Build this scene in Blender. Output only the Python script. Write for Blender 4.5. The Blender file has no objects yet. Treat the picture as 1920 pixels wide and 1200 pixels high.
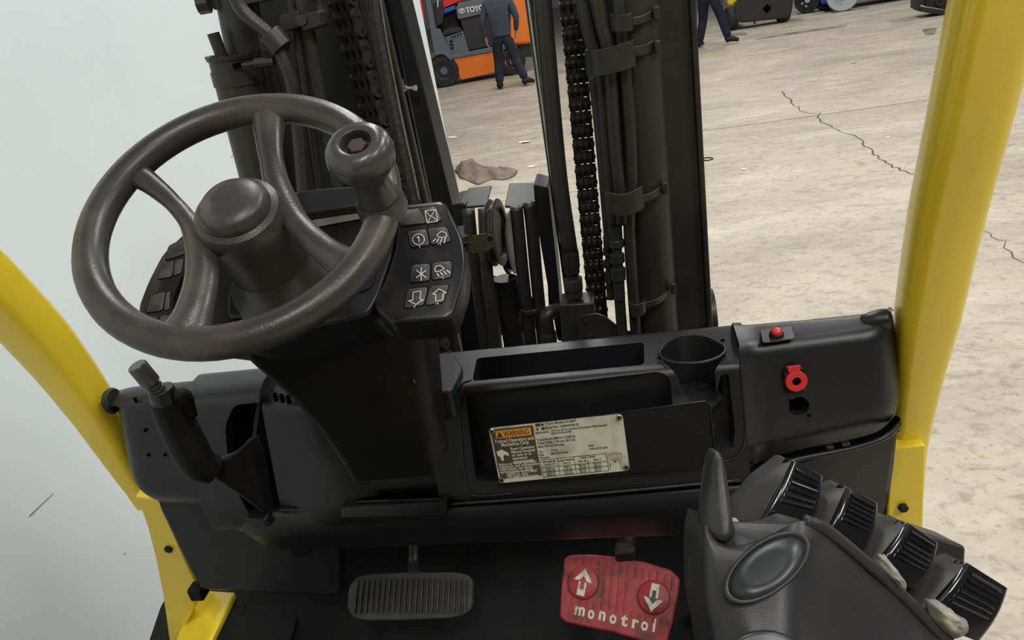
import bpy, bmesh, math, random
from mathutils import Vector, Matrix, noise
random.seed(7)
V = Vector
scene = bpy.context.scene
COL = scene.collection

# ------------------------------------------------------------------ camera
F_PX, PSI, TH, RHO, CAM_H = 1400.0, math.radians(10), math.radians(24.5), math.radians(10), 2.0
_r0 = V((math.cos(PSI), math.sin(PSI), 0))
FW = V((-math.sin(PSI)*math.cos(TH), math.cos(PSI)*math.cos(TH), -math.sin(TH)))
_u0 = _r0.cross(FW)
RT = _r0*math.cos(RHO) - _u0*math.sin(RHO)
UP = _r0*math.sin(RHO) + _u0*math.cos(RHO)
CAM = V((0, 0, CAM_H))
cam_data = bpy.data.cameras.new('camera')
cam_data.sensor_width = 36.0
cam_data.lens = 36.0*F_PX/1920.0
cam_data.clip_start = 0.02
cam_data.clip_end = 200
cam = bpy.data.objects.new('camera', cam_data)
COL.objects.link(cam)
cam.matrix_world = Matrix(((RT.x, UP.x, -FW.x, CAM.x), (RT.y, UP.y, -FW.y, CAM.y), (RT.z, UP.z, -FW.z, CAM.z), (0, 0, 0, 1)))
scene.camera = cam

# ------------------------------------------------------------------ light
world = bpy.data.worlds.new('world')
scene.world = world
world.use_nodes = True
world.node_tree.nodes['Background'].inputs[0].default_value = (0.93, 0.96, 1.0, 1)
world.node_tree.nodes['Background'].inputs[1].default_value = 0.055

def area_light(loc, sx, sy, power, col=(1.0, 0.985, 0.95)):
    d = bpy.data.lights.new('ceiling_lamp', 'AREA')
    d.shape = 'RECTANGLE'; d.size = sx; d.size_y = sy; d.energy = power; d.color = col
    o = bpy.data.objects.new('ceiling_lamp', d)
    o.location = loc
    COL.objects.link(o)
for (x, y) in ((-0.4, 3.6), (0.5, -2.6), (3.4, -2.0), (3.2, 2.5), (3.2, 8.0), (-0.6, 8.0), (3.2, 14.0), (-2.2, 14.0), (3.2, 20.0), (8, 9), (8, 17), (8, 2)):
    area_light((x, y, 6.0), 0.5, 2.4, 195 if y > 5 else (230 if y < 0 else (110 if x < 1 else 165)))
scene.view_settings.view_transform = 'Standard'
scene.view_settings.look = 'None'
scene.view_settings.gamma = 1.0
scene.view_settings.exposure = -0.18
scene.view_settings.use_curve_mapping = False

# ------------------------------------------------------------------ pixel helpers (1920x1200 frame of the photograph)
def ray(x, y):
    return FW + RT*((x-960)/F_PX) + UP*((600-y)/F_PX)
def at(x, y, X=None, Y=None, Z=None, D=None):
    d = ray(x, y)
    if X is not None: t = X/d.x
    elif Y is not None: t = Y/d.y
    elif Z is not None: t = (Z-CAM_H)/d.z
    else: t = D
    return CAM + d*t
def on(x, y, p0, n):
    d = ray(x, y)
    return CAM + d*((p0-CAM).dot(n)/d.dot(n))
def pxm(p):            # metres for one pixel at point p
    return (p-CAM).dot(FW)/F_PX

# ------------------------------------------------------------------ materials
def material(name, col, rough=0.5, metal=0.0, col2=None, nscale=6.0, lo=0.45, hi=0.7, bump=0.0, bscale=200.0, detail=4.0, spec=0.5, stretch=None, coat=0.0):
    m = bpy.data.materials.new(name)
    m.use_nodes = True
    nt = m.node_tree; N = nt.nodes; L = nt.links
    b = N['Principled BSDF']
    b.inputs['Base Color'].default_value = (*col, 1)
    b.inputs['Roughness'].default_value = rough
    b.inputs['Metallic'].default_value = metal
    b.inputs['Specular IOR Level'].default_value = spec
    b.inputs['Coat Weight'].default_value = coat
    b.inputs['Coat Roughness'].default_value = 0.12
    tc = N.new('ShaderNodeTexCoord')
    src = tc.outputs['Object']
    if stretch:
        mp = N.new('ShaderNodeMapping'); mp.inputs['Scale'].default_value = stretch
        L.new(src, mp.inputs[0]); src = mp.outputs[0]
    if col2:
        n = N.new('ShaderNodeTexNoise'); n.inputs['Scale'].default_value = nscale; n.inputs['Detail'].default_value = detail
        n.inputs['Roughness'].default_value = 0.62
        L.new(src, n.inputs['Vector'])
        r = N.new('ShaderNodeMapRange'); r.inputs['From Min'].default_value = lo; r.inputs['From Max'].default_value = hi
        L.new(n.outputs['Fac'], r.inputs['Value'])
        mx = N.new('ShaderNodeMix'); mx.data_type = 'RGBA'
        mx.inputs['A'].default_value = (*col, 1); mx.inputs['B'].default_value = (*col2, 1)
        L.new(r.outputs['Result'], mx.inputs['Factor'])
        L.new(mx.outputs['Result'], b.inputs['Base Color'])
    if bump:
        n2 = N.new('ShaderNodeTexNoise'); n2.inputs['Scale'].default_value = bscale; n2.inputs['Detail'].default_value = 2
        L.new(tc.outputs['Object'], n2.inputs['Vector'])
        bp = N.new('ShaderNodeBump'); bp.inputs['Strength'].default_value = bump; bp.inputs['Distance'].default_value = 0.002
        L.new(n2.outputs['Fac'], bp.inputs['Height'])
        L.new(bp.outputs['Normal'], b.inputs['Normal'])
    return m
M = {}
M['plastic'] = material('black_plastic', (0.0105, 0.0112, 0.0140), 0.36, 0, (0.019, 0.018, 0.018), 7, 0.5, 0.8, 0.10, 900)
M['plastic_dark'] = material('black_plastic_matte', (0.005, 0.005, 0.0055), 0.55, 0, (0.010, 0.0095, 0.009), 6, 0.5, 0.8, 0.1, 700)
M['column'] = material('column_plastic', (0.0062, 0.0062, 0.0062), 0.42, 0, (0.015, 0.0135, 0.010), 9, 0.52, 0.8, 0.06, 800)
M['rubber'] = material('worn_grip_rubber', (0.042, 0.039, 0.0395), 0.33, 0, (0.105, 0.086, 0.072), 9, 0.50, 0.78, 0.12, 420)
M['knob'] = material('knob_plastic', (0.055, 0.056, 0.060), 0.28, 0, (0.10, 0.09, 0.08), 12, 0.55, 0.8, 0.06, 500)
M['hubcap'] = material('hub_cap_plastic', (0.042, 0.039, 0.040), 0.38, 0, (0.095, 0.080, 0.068), 16, 0.50, 0.62, 0.06, 500)
M['rust_bolt'] = material('rusty_bolt', (0.060, 0.048, 0.044), 0.5, 0.5, (0.10, 0.055, 0.035), 60, 0.45, 0.7)
M['paint'] = material('black_mast_paint', (0.020, 0.019, 0.017), 0.42, 0, (0.040, 0.034, 0.026), 8, 0.48, 0.8, 0.06, 300)
M['paint_dark'] = material('dark_mast_paint', (0.010, 0.010, 0.011), 0.45, 0, (0.020, 0.018, 0.015), 8, 0.5, 0.8)
M['hose'] = material('painted_hose', (0.018, 0.017, 0.016), 0.40, 0, (0.034, 0.030, 0.024), 12, 0.5, 0.8, 0.35, 500, stretch=(1, 1, 0.3))
M['chain'] = material('oiled_chain', (0.016, 0.014, 0.013), 0.34, 0.3, (0.040, 0.028, 0.021), 40, 0.5, 0.75)
M['chain_plate'] = material('chain_side_plate', (0.10, 0.095, 0.09), 0.35, 0.7, (0.05, 0.045, 0.04), 40, 0.45, 0.7)
M['braid'] = material('braided_hose', (0.016, 0.015, 0.014), 0.45, 0, (0.045, 0.04, 0.034), 220, 0.45, 0.6, 0.5, 900)
M['chrome'] = material('bright_metal', (0.55, 0.54, 0.50), 0.28, 1.0, (0.35, 0.30, 0.22), 60, 0.5, 0.7)
M['yellow'] = material('yellow_gloss_paint', (0.90, 0.67, 0.040), 0.24, 0, (0.84, 0.61, 0.035), 5, 0.5, 0.8, coat=0.5)
M['red'] = material('red_plastic', (0.62, 0.025, 0.03), 0.35)
M['pedal_red'] = material('red_pedal_rubber', (0.33, 0.028, 0.032), 0.5, 0, (0.055, 0.014, 0.013), 22, 0.46, 0.70, 0.2, 300)
M['pedal_black'] = material('pedal_rubber', (0.035, 0.034, 0.030), 0.55, 0, (0.075, 0.070, 0.056), 22, 0.5, 0.75, 0.2, 300)
M['arrow'] = material('worn_white_rubber', (0.62, 0.58, 0.46), 0.6, 0, (0.22, 0.18, 0.12), 60, 0.5, 0.72)
M['icon'] = material('white_print', (0.62, 0.60, 0.56), 0.6)
M['button'] = material('membrane_button', (0.026, 0.025, 0.025), 0.5, 0, (0.075, 0.066, 0.056), 40, 0.42, 0.68, 0.1, 300)
M['panel'] = material('keypad_plastic', (0.013, 0.013, 0.015), 0.30, 0, (0.035, 0.032, 0.03), 25, 0.5, 0.75)
M['lcd'] = material('grey_display', (0.22, 0.22, 0.18), 0.25)
M['void'] = material('hole_shade_black', (0.002, 0.002, 0.002), 0.9)  # near-black colour standing in for the shade inside holes and slots
M['plate_white'] = material('worn_label_metal', (0.56, 0.54, 0.43), 0.38, 0.15, (0.36, 0.33, 0.25), 34, 0.47, 0.72)
M['plate_brown'] = material('label_brown_print', (0.050, 0.042, 0.022), 0.45, 0, (0.085, 0.07, 0.04), 60, 0.5, 0.75)
M['plate_orange'] = material('label_orange_print', (0.72, 0.30, 0.02), 0.45)
M['ink'] = material('black_ink', (0.030, 0.028, 0.024), 0.5)
M['ink_cream'] = material('cream_ink', (0.58, 0.55, 0.44), 0.5)
M['console'] = material('console_plastic', (0.020, 0.020, 0.022), 0.42, 0, (0.042, 0.040, 0.040), 9, 0.5, 0.8, 0.08, 600)
M['lever'] = material('lever_gloss_plastic', (0.008, 0.008, 0.010), 0.20, coat=0.6)
M['lever_side'] = material('grey_lever_side', (0.034, 0.033, 0.030), 0.45, 0, (0.018, 0.018, 0.018), 20, 0.45, 0.7)
M['pad'] = material('teal_pad', (0.016, 0.021, 0.024), 0.36, 0, (0.026, 0.03, 0.03), 30, 0.5, 0.7)
M['foam'] = material('torn_foam', (0.20, 0.19, 0.165), 0.9, 0, (0.40, 0.37, 0.30), 90, 0.45, 0.7, 0.8, 120)
M['tyre'] = material('tyre_rubber', (0.014, 0.014, 0.014), 0.7, 0, (0.03, 0.028, 0.026), 12, 0.5, 0.8)
M['mat'] = material('floor_mat', (0.0045, 0.0045, 0.0045), 0.65, 0, (0.011, 0.010, 0.0095), 8, 0.5, 0.75, 0.2, 200)
M['wall'] = material('white_wall_paint', (0.73, 0.81, 0.84), 0.42, 0, (0.69, 0.77, 0.80), 1.1, 0.45, 0.75, 0.05, 60)
M['wall_end'] = material('wall_end_paint', (0.60, 0.65, 0.65), 0.5)
M['base'] = material('grey_cove_base', (0.24, 0.25, 0.25), 0.5)
M['brass'] = material('key_metal', (0.035, 0.028, 0.012), 0.35, 0.4)
M['jacket'] = material('navy_jacket_cloth', (0.045, 0.056, 0.078), 0.85, 0, (0.065, 0.078, 0.10), 9, 0.45, 0.7, 0.4, 30)
M['trousers'] = material('dark_trousers_cloth', (0.022, 0.026, 0.038), 0.85, 0, (0.036, 0.040, 0.052), 9, 0.45, 0.7, 0.4, 30)
M['jeans'] = material('dark_jeans_cloth', (0.012, 0.016, 0.028), 0.85, 0, (0.018, 0.024, 0.040), 9, 0.45, 0.7, 0.4, 30)
M['shoe'] = material('black_shoe', (0.010, 0.010, 0.011), 0.6)
M['skin'] = material('skin', (0.48, 0.27, 0.19), 0.55)
M['hair'] = material('dark_hair', (0.02, 0.014, 0.01), 0.6)
M['orange'] = material('orange_paint', (0.80, 0.19, 0.022), 0.4)
M['truck_grey'] = material('blue_grey_paint', (0.10, 0.13, 0.155), 0.45)
M['truck_dark'] = material('dark_grey_panel', (0.030, 0.029, 0.028), 0.6)
M['red_paint'] = material('red_paint', (0.72, 0.03, 0.02), 0.4)
M['blue'] = material('blue_paint', (0.01, 0.10, 0.36), 0.4)
M['light_grey'] = material('pale_grey_wheel', (0.42, 0.45, 0.48), 0.5)
M['rag'] = material('dirty_brown_cloth', (0.22, 0.165, 0.125), 0.9, 0, (0.09, 0.068, 0.055), 4, 0.45, 0.7)
M['paper'] = material('white_scrap', (0.75, 0.73, 0.68), 0.8)
M['crack'] = material('dark_crack_fill', (0.11, 0.095, 0.075), 0.95)
M['dark_patch'] = material('oily_concrete', (0.27, 0.24, 0.19), 0.5, 0, (0.13, 0.115, 0.09), 3, 0.4, 0.6)

for k_, sp_ in (('void', 0.0), ('plastic', .46), ('plastic_dark', .22), ('column', .25), ('paint', .42), ('paint_dark', .28), ('console', .42), ('mat', .2), ('hose', .5), ('chain', .35), ('truck_dark', .3), ('panel', .4), ('pedal_black', .3), ('shoe', .3), ('trousers', .2), ('jeans', .2), ('jacket', .2)):
    M[k_].node_tree.nodes['Principled BSDF'].inputs['Specular IOR Level'].default_value = sp_

def concrete():
    m = bpy.data.materials.new('stained_concrete'); m.use_nodes = True
    nt = m.node_tree; N = nt.nodes; L = nt.links; b = N['Principled BSDF']
    tc = N.new('ShaderNodeTexCoord')
    def noise(scale, det, st=(1, 1, 1), dist=0.0):
        mp = N.new('ShaderNodeMapping'); mp.inputs['Scale'].default_value = st
        L.new(tc.outputs['Object'], mp.inputs[0])
        n = N.new('ShaderNodeTexNoise'); n.inputs['Scale'].default_value = scale; n.inputs['Detail'].default_value = det
        n.inputs['Roughness'].default_value = 0.65; n.inputs['Distortion'].default_value = dist
        L.new(mp.outputs[0], n.inputs['Vector']); return n.outputs['Fac']
    def mix(fac, a, c, lo, hi, amt=1.0):
        r = N.new('ShaderNodeMapRange'); r.inputs['From Min'].default_value = lo; r.inputs['From Max'].default_value = hi; r.inputs['To Max'].default_value = amt
        L.new(fac, r.inputs['Value'])
        mx = N.new('ShaderNodeMix'); mx.data_type = 'RGBA'
        L.new(r.outputs[0], mx.inputs['Factor'])
        if isinstance(a, tuple): mx.inputs['A'].default_value = (*a, 1)
        else: L.new(a, mx.inputs['A'])
        mx.inputs['B'].default_value = (*c, 1)
        return mx.outputs['Result']
    c = mix(noise(0.7, 6, (1, 1.6, 1), 0.5), (0.46, 0.405, 0.315), (0.34, 0.305, 0.245), 0.40, 0.68)
    c = mix(noise(1.6, 8, (1, 1.3, 1), 1.0), c, (0.58, 0.53, 0.44), 0.52, 0.75, 0.8)
    c = mix(noise(3.2, 10, (1, 2.2, 1), 1.2), c, (0.22, 0.195, 0.155), 0.53, 0.78, 0.75)
    c = mix(noise(9, 10, (1, 1.4, 1), 0.6), c, (0.15, 0.13, 0.105), 0.52, 0.78, 0.85)
    c = mix(noise(0.55, 9, (0.35, 1.7, 1), 0.8), c, (0.20, 0.18, 0.15), 0.54, 0.74, 0.75)
    c = mix(noise(0.9, 9, (0.4, 1.6, 1.0), 0.4), c, (0.62, 0.58, 0.50), 0.56, 0.72, 0.6)
    c = mix(noise(28, 6), c, (0.15, 0.13, 0.105), 0.55, 0.75, 0.8)
    L.new(c, b.inputs['Base Color'])
    r = N.new('ShaderNodeMapRange'); r.inputs['To Min'].default_value = 0.38; r.inputs['To Max'].default_value = 0.7
    L.new(noise(2.0, 5), r.inputs['Value']); L.new(r.outputs[0], b.inputs['Roughness'])
    bp = N.new('ShaderNodeBump'); bp.inputs['Strength'].default_value = 0.25; bp.inputs['Distance'].default_value = 0.01
    L.new(noise(22, 6), bp.inputs['Height']); L.new(bp.outputs[0], b.inputs['Normal'])
    return m
M['concrete'] = concrete()

# ------------------------------------------------------------------ mesh builder
def catmull(pts, sub=8):
    pts = [V(p) for p in pts]
    if len(pts) < 3: return pts
    P = [pts[0]*2-pts[1]] + pts + [pts[-1]*2-pts[-2]]
    out = []
    for i in range(1, len(P)-2):
        for k in range(sub):
            t = k/sub
            a, b, c, d = P[i-1], P[i], P[i+1], P[i+2]
            out.append(0.5*((2*b) + (c-a)*t + (2*a-5*b+4*c-d)*t*t + (3*b-a-3*c+d)*t**3))
    out.append(pts[-1])
    return out
def lerpseq(vals, n):
    out = []
    for i in range(n):
        t = i/(n-1)*(len(vals)-1); k = min(int(t), len(vals)-2); f = t-k
        out.append(vals[k]*(1-f)+vals[k+1]*f)
    return out
def frame(d):
    d = d.normalized()
    a = V((0, 0, 1)) if abs(d.z) < 0.9 else V((1, 0, 0))
    u = d.cross(a).normalized(); w = u.cross(d).normalized()
    return u, w
class MB:
    def __init__(s): s.v = []; s.f = []
    def add(s, vs, fs):
        o = len(s.v); s.v += [V(p) for p in vs]; s.f += [tuple(o+i for i in f) for f in fs]; return s
    def loft(s, rings, cap=True, closed=True):
        n = len(rings[0]); vs = [p for r in rings for p in r]; fs = []
        for i in range(len(rings)-1):
            for j in range(n if closed else n-1):
                k = (j+1) % n
                fs.append((i*n+j, i*n+k, (i+1)*n+k, (i+1)*n+j))
        if cap and closed:
            fs.append(tuple(range(n-1, -1, -1))); fs.append(tuple((len(rings)-1)*n+j for j in range(n)))
        return s.add(vs, fs)
    def prism(s, poly, vec):
        vec = V(vec); return s.loft([[V(p) for p in poly], [V(p)+vec for p in poly]])
    def box(s, c, d, rot=None):
        c = V(c); x, y, z = d[0]/2, d[1]/2, d[2]/2
        vs = [V((a*x, b*y, e*z)) for e in (-1, 1) for a, b in ((-1, -1), (1, -1), (1, 1), (-1, 1))]
        if rot is not None: vs = [rot @ p for p in vs]
        return s.add([p+c for p in vs], [(3, 2, 1, 0), (4, 5, 6, 7), (0, 1, 5, 4), (1, 2, 6, 5), (2, 3, 7, 6), (3, 0, 4, 7)])
    def tube(s, path, r, n=12, sub=8, smooth=True, flat=None, cap=True):
        path = catmull(path, sub) if smooth else [V(p) for p in path]
        m = len(path)
        rs = lerpseq(r, m) if isinstance(r, (list, tuple)) else [r]*m
        rings = []; u = None
        for i, p in enumerate(path):
            d = (path[min(i+1, m-1)]-path[max(i-1, 0)])
            if d.length < 1e-9: d = V((0, 0, 1))
            d.normalize()
            if u is None: u, w = frame(d)
            else:
                u = (u - d*u.dot(d)).normalized(); w = u.cross(d).normalized()
            if flat:                      # flattened section: (normal, ratio)
                nn = (flat[0] - d*flat[0].dot(d)).normalized(); ss = nn.cross(d)
                rings.append([p + ss*(math.cos(2*math.pi*k/n)*rs[i]) + nn*(math.sin(2*math.pi*k/n)*rs[i]*flat[1]) for k in range(n)])
            else:
                rings.append([p + u*(math.cos(2*math.pi*k/n)*rs[i]) + w*(math.sin(2*math.pi*k/n)*rs[i]) for k in range(n)])
        return s.loft(rings, cap)
    def lathe(s, prof, o, axis, n=24, a0=0):
        o = V(o); axis = V(axis).normalized(); u, w = frame(axis)
        rings = [[o + axis*h + (u*math.cos(2*math.pi*k/n+a0) + w*math.sin(2*math.pi*k/n+a0))*max(r, 1e-4) for k in range(n)] for r, h in prof]
        return s.loft(rings)
    def torus(s, o, axis, R, r, n=48, m=12, arc=(0, 2*math.pi)):
        o = V(o); u, w = frame(V(axis)); ax = V(axis).normalized()
        full = abs(arc[1]-arc[0]-2*math.pi) < 1e-6
        rings = []
        for i in range(n+1):
            a = arc[0] + (arc[1]-arc[0])*i/n
            d = u*math.cos(a)+w*math.sin(a)
            rings.append([o + d*(R+r*math.cos(2*math.pi*k/m)) + ax*(r*math.sin(2*math.pi*k/m)) for k in range(m)])
        return s.loft(rings, not full)
    def build(s, name, mat, parent=None, smooth=40, bevel=0, bseg=2, subsurf=0, label=None):
        me = bpy.data.meshes.new(name)
        me.from_pydata([tuple(p) for p in s.v], [], s.f)
        bm = bmesh.new(); bm.from_mesh(me)
        bmesh.ops.remove_doubles(bm, verts=bm.verts, dist=1e-6)
        bmesh.ops.recalc_face_normals(bm, faces=bm.faces)
        bm.to_mesh(me); bm.free()
        return link(name, me, mat, parent, smooth, bevel, bseg, subsurf, label)
def link(name, me, mat, parent=None, smooth=40, bevel=0, bseg=2, subsurf=0, label=None):
    if not me.materials: me.materials.append(M[mat] if isinstance(mat, str) else mat)
    if smooth:
        me.polygons.foreach_set('use_smooth', [True]*len(me.polygons))
        if smooth < 179: me.set_sharp_from_angle(angle=math.radians(smooth))
    o = bpy.data.objects.new(name, me); COL.objects.link(o)
    if parent is not None: setparent(o, parent)
    if bevel:
        b = o.modifiers.new('bevel', 'BEVEL'); b.width = bevel; b.segments = bseg; b.limit_method = 'ANGLE'; b.angle_limit = math.radians(35); b.harden_normals = False
    if subsurf:
        q = o.modifiers.new('sub', 'SUBSURF'); q.levels = subsurf; q.render_levels = subsurf
    if label: o['label'] = label
    return o
def setparent(o, p):
    o.parent = p
    if p.type == 'EMPTY': o.matrix_parent_inverse = p.matrix_basis.inverted()
def empty(name, loc, label, cat, group=None):
    o = bpy.data.objects.new(name, None); COL.objects.link(o); o.empty_display_size = 0.1
    o.location = loc; o['label'] = label; o['category'] = cat
    if group: o['group'] = group
    return o
def tag(o, label, cat, group=None):
    o['label'] = label; o['category'] = cat
    if group: o['group'] = group
    return o
def structure(o): o['kind'] = 'structure'; return o
def cut(o, cutters):
    for c in cutters:
        co = c if isinstance(c, bpy.types.Object) else c.build('cutter', 'void', smooth=0)
        b = o.modifiers.new('cut', 'BOOLEAN'); b.operation = 'DIFFERENCE'; b.solver = 'EXACT'; b.object = co
        mods = [m for m in o.modifiers if m.type != 'BOOLEAN']
        sh = [(m, m.show_viewport) for m in mods]
        for m in mods: m.show_viewport = False
        bpy.context.view_layer.update()
        me = bpy.data.meshes.new_from_object(o.evaluated_get(bpy.context.evaluated_depsgraph_get()))
        for m, w in sh: m.show_viewport = w
        o.modifiers.remove(b); o.data = me
        bpy.data.objects.remove(co)
    o.data.polygons.foreach_set('use_smooth', [True]*len(o.data.polygons))
    o.data.set_sharp_from_angle(angle=math.radians(40))
def rrect(w, h, r, seg=5):
    pts = []
    for cx, cy, a0 in ((w/2-r, h/2-r, 0), (-w/2+r, h/2-r, 90), (-w/2+r, -h/2+r, 180), (w/2-r, -h/2+r, 270)):
        for k in range(seg+1):
            a = math.radians(a0+90*k/seg); pts.append((cx+r*math.cos(a), cy+r*math.sin(a)))
    return pts
def rpoly(pts, r, seg=4):              # round the corners of a planar polygon
    out = []; n = len(pts)
    for i in range(n):
        p, a, b = V(pts[i]), V(pts[i-1]), V(pts[(i+1) % n])
        da, db = (a-p), (b-p)
        rr = min(r, da.length*0.45, db.length*0.45)
        p0, p1 = p+da.normalized()*rr, p+db.normalized()*rr
        for k in range(seg+1):
            t = k/seg; out.append(p0*(1-t)**2 + p*2*t*(1-t) + p1*t*t)
    return out
def text_mesh(body, size, align='LEFT', ext=0.0, bold=0.0):
    cu = bpy.data.curves.new('text', 'FONT'); cu.body = body; cu.size = size; cu.align_x = align; cu.extrude = ext; cu.resolution_u = 3; cu.offset = bold*size
    o = bpy.data.objects.new('text', cu); COL.objects.link(o)
    bpy.context.view_layer.update()
    me = bpy.data.meshes.new_from_object(o.evaluated_get(bpy.context.evaluated_depsgraph_get()))
    bpy.data.objects.remove(o); bpy.data.curves.remove(cu)
    me.materials.clear()
    return me
def put_text(body, o, xd, yd, size, mat, parent, name='lettering', align='LEFT', width=None, ext=0.0, bold=0.0):
    me = text_mesh(body, size, align, ext, bold)
    xs = [v.co.x for v in me.vertices]
    sx = (width/(max(xs)-min(xs))) if width and xs else 1.0
    xd = V(xd).normalized(); yd = V(yd); yd = (yd - xd*yd.dot(xd)).normalized(); zd = xd.cross(yd)
    for v in me.vertices:
        v.co = V(o) + xd*(v.co.x*sx) + yd*v.co.y + zd*v.co.z
    return link(name, me, mat, parent, smooth=0)

# ================================================================== THE PLACE
floor_o = structure(MB().box((8, 14, -0.1), (44, 60, 0.2)).build('floor', 'concrete', smooth=0))
WX = -1.875
WK = 0.0257
wxat = lambda y: WX + (8.47-y)*WK
def wall_slab(off0, off1, z0, z1, y0=-3.0, y1=8.47):
    return MB().prism([V((wxat(y0)+off0, y0, z0)), V((wxat(y0)+off1, y0, z0)), V((wxat(y1)+off1, y1, z0)), V((wxat(y1)+off0, y1, z0))], (0, 0, z1-z0))
wl = wall_slab(-0.2, 0.0, 0, 3.5).build('wall_left', 'wall', smooth=0); structure(wl)
bb = wall_slab(0.0, 0.012, 0, 0.10, -3.0, 8.482); bb.add(*(lambda m: (m.v, m.f))(wall_slab(-0.2, 0.0, 0, 0.10, 8.47, 8.482)))
WN = V((1, WK, 0)).normalized(); WP0 = V((WX, 8.47, 0))
onw = lambda x, y, h=0.0: on(x, y, WP0+WN*h, WN)
structure(bb.build('baseboard_left', 'base', smooth=0))
# scratch marks on the wall
for (a, b) in (((55, 968), (100, 925)), ((433, 295), (437, 290)), ((232, 1040), (236, 1036))):
    p, q = onw(*a, 0.0005), onw(*b, 0.0005)
    d = (q-p).normalized(); s = d.cross(V((1, 0, 0)))*0.0022
    MB().prism([p-s, q-s*0.4, q+s*0.4, p+s], WN*0.0006).build('scuff_mark', 'base', wl, smooth=0)
# floor joint and cracks
def strip(pts, w, name, z=0.0015):
    rings = []
    for i, p in enumerate(pts):
        d = (pts[min(i+1, len(pts)-1)]-pts[max(i-1, 0)]).normalized(); s = V((-d.y, d.x, 0))
        ww = w*(0.35+0.6*random.random())
        rings.append([p-s*ww+V((0, 0, z)), p+s*ww+V((0, 0, z)), p+s*ww-V((0, 0, .01)), p-s*ww-V((0, 0, .01))])
    MB().loft(rings).build(name, 'crack', floor_o, smooth=0)
strip([V((-0.5+9*k/40, 9.04+0.012*random.uniform(-1, 1), 0)) for k in range(41)], 0.010, 'floor_joint')
strip([V((-0.6+1.0*k/10, 7.15+0.02*random.uniform(-1, 1), 0)) for k in range(-12, 12)], 0.006, 'floor_joint')
def crack(px, w):
    base = [at(x, y, Z=0) for x, y in px]; pts = []
    for a, b in zip(base, base[1:]):
        for k in range(5):
            t = k/5; pts.append(a.lerp(b, t) + V((random.uniform(-1, 1), random.uniform(-1, 1), 0))*min(0.035, 0.07*(b-a).length))
    strip(pts, w, 'floor_crack')
crack([(1470, 170), (1490, 198), (1512, 212), (1535, 213), (1541, 232), (1580, 245), (1620, 270), (1640, 290), (1655, 302), (1690, 320), (1720, 328)], 0.013)
crack([(1720, 328), (1790, 372), (1840, 430), (1880, 455), (1920, 500)], 0.006)
def patch(px, name='oil_stain'):
    MB().prism(rpoly([at(x, y, Z=0.0012) for x, y in px], 0.2), (0, 0, -0.01)).build(name, 'dark_patch', floor_o, smooth=0)
patch([(1405, 76), (1480, 66), (1585, 50), (1590, 46), (1500, 58), (1440, 68)])
patch([(1368, 62), (1400, 61), (1403, 66), (1372, 68)])
patch([(1728, 54), (1758, 52), (1752, 65), (1735, 66)])

# ================================================================== THE FORKLIFT WE SIT IN
fork = empty('forklift', (-0.28, 0.6, 0), 'yellow and black forklift seen from its operator seat, with steering wheel, dashboard, mast and pedals', 'forklift')

# ---------------------------------------------------------------- steering wheel
SC = V((-0.3788, 0.6927, 1.8272)); SN = V((0.0969, -0.5458, 0.8323)).normalized()
SA = SN.cross(V((0, 0, 1))).normalized(); SB = SA.cross(SN)
def wp(r, deg, h=0.0):
    a = math.radians(deg); return SC + (SA*math.cos(a)+SB*math.sin(a))*r + SN*h
SR, sr = 0.150, 0.0165
wheel = MB().torus(SC, SN, SR, sr, 72, 16).build('steering_wheel', 'rubber', fork, 180, label='worn dark grey steering wheel with spinner knob')
def arc_spoke(d0, d1, bulge, r0, r1):
    p0, p1 = wp(SR, d0), wp(SR, d1); mid = (p0+p1)/2; inn = (SC-mid).normalized()
    pts = [p0.lerp(p1, t) + inn*bulge*math.sin(math.pi*t)**0.9 - SN*0.012*math.sin(math.pi*t) for t in [k/12 for k in range(13)]]
    return MB().tube(pts, [r0*1.35, r0, r0*0.8, r0*0.85, (r0+r1)/2, r1*0.95, r1, r1*1.1, r1*1.5], 14, 3, flat=(SN, 0.62))
arc_spoke(36, -72, 0.040, 0.0115, 0.0175).build('spoke', 'rubber', wheel, 180)
arc_spoke(101, 219, 0.032, 0.0160, 0.0135).build('spoke', 'rubber', wheel, 180)
# thin seam ridge where the worn grip insert starts
MB().lathe([(0.0, 0.004), (0.034, 0.004), (0.0365, 0.0), (0.0365, -0.004), (0.043, -0.006), (0.0455, -0.012), (0.0455, -0.030), (0.043, -0.045), (0.041, -0.120), (0.0, -0.120)], SC+SN*0.012, SN, 40).build('hub', 'rubber', wheel, 50)
MB().lathe([(0.0, 0.010), (0.018, 0.0098), (0.029, 0.0075), (0.0335, 0.003), (0.0345, -0.004), (0.0, -0.004)], SC+SN*0.0135, SN, 40).build('hub_cap', 'hubcap', wheel, 60)
for d in (-18, 160):
    MB().tube([wp(0.030, d, -0.018), wp(0.043, d, -0.019), wp(0.054, d, -0.018)], [0.022, 0.020, 0.010], 12, 4, flat=(SN, 0.6)).build('spoke_web', 'rubber', wheel, 180)
KB = wp(SR-0.002, 190, 0.010); KN = (SN + SA*0.03).normalized()
MB().lathe([(0.0, -0.012), (0.025, -0.012), (0.0245, 0.0), (0.0215, 0.007), (0.0, 0.007)], KB, KN, 32).build('knob_base', 'knob', wheel, 50)
MB().lathe([(0.0, 0.0), (0.0195, 0.006), (0.0180, 0.022), (0.0165, 0.034), (0.0185, 0.043), (0.026, 0.050), (0.0305, 0.058), (0.0318, 0.066), (0.030, 0.075), (0.025, 0.081), (0.0185, 0.083), (0.0145, 0.0815), (0.0138, 0.076), (0.0138, 0.070), (0.0, 0.070)], KB, KN, 36).build('spinner_knob', 'knob', wheel, 60)
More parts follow.
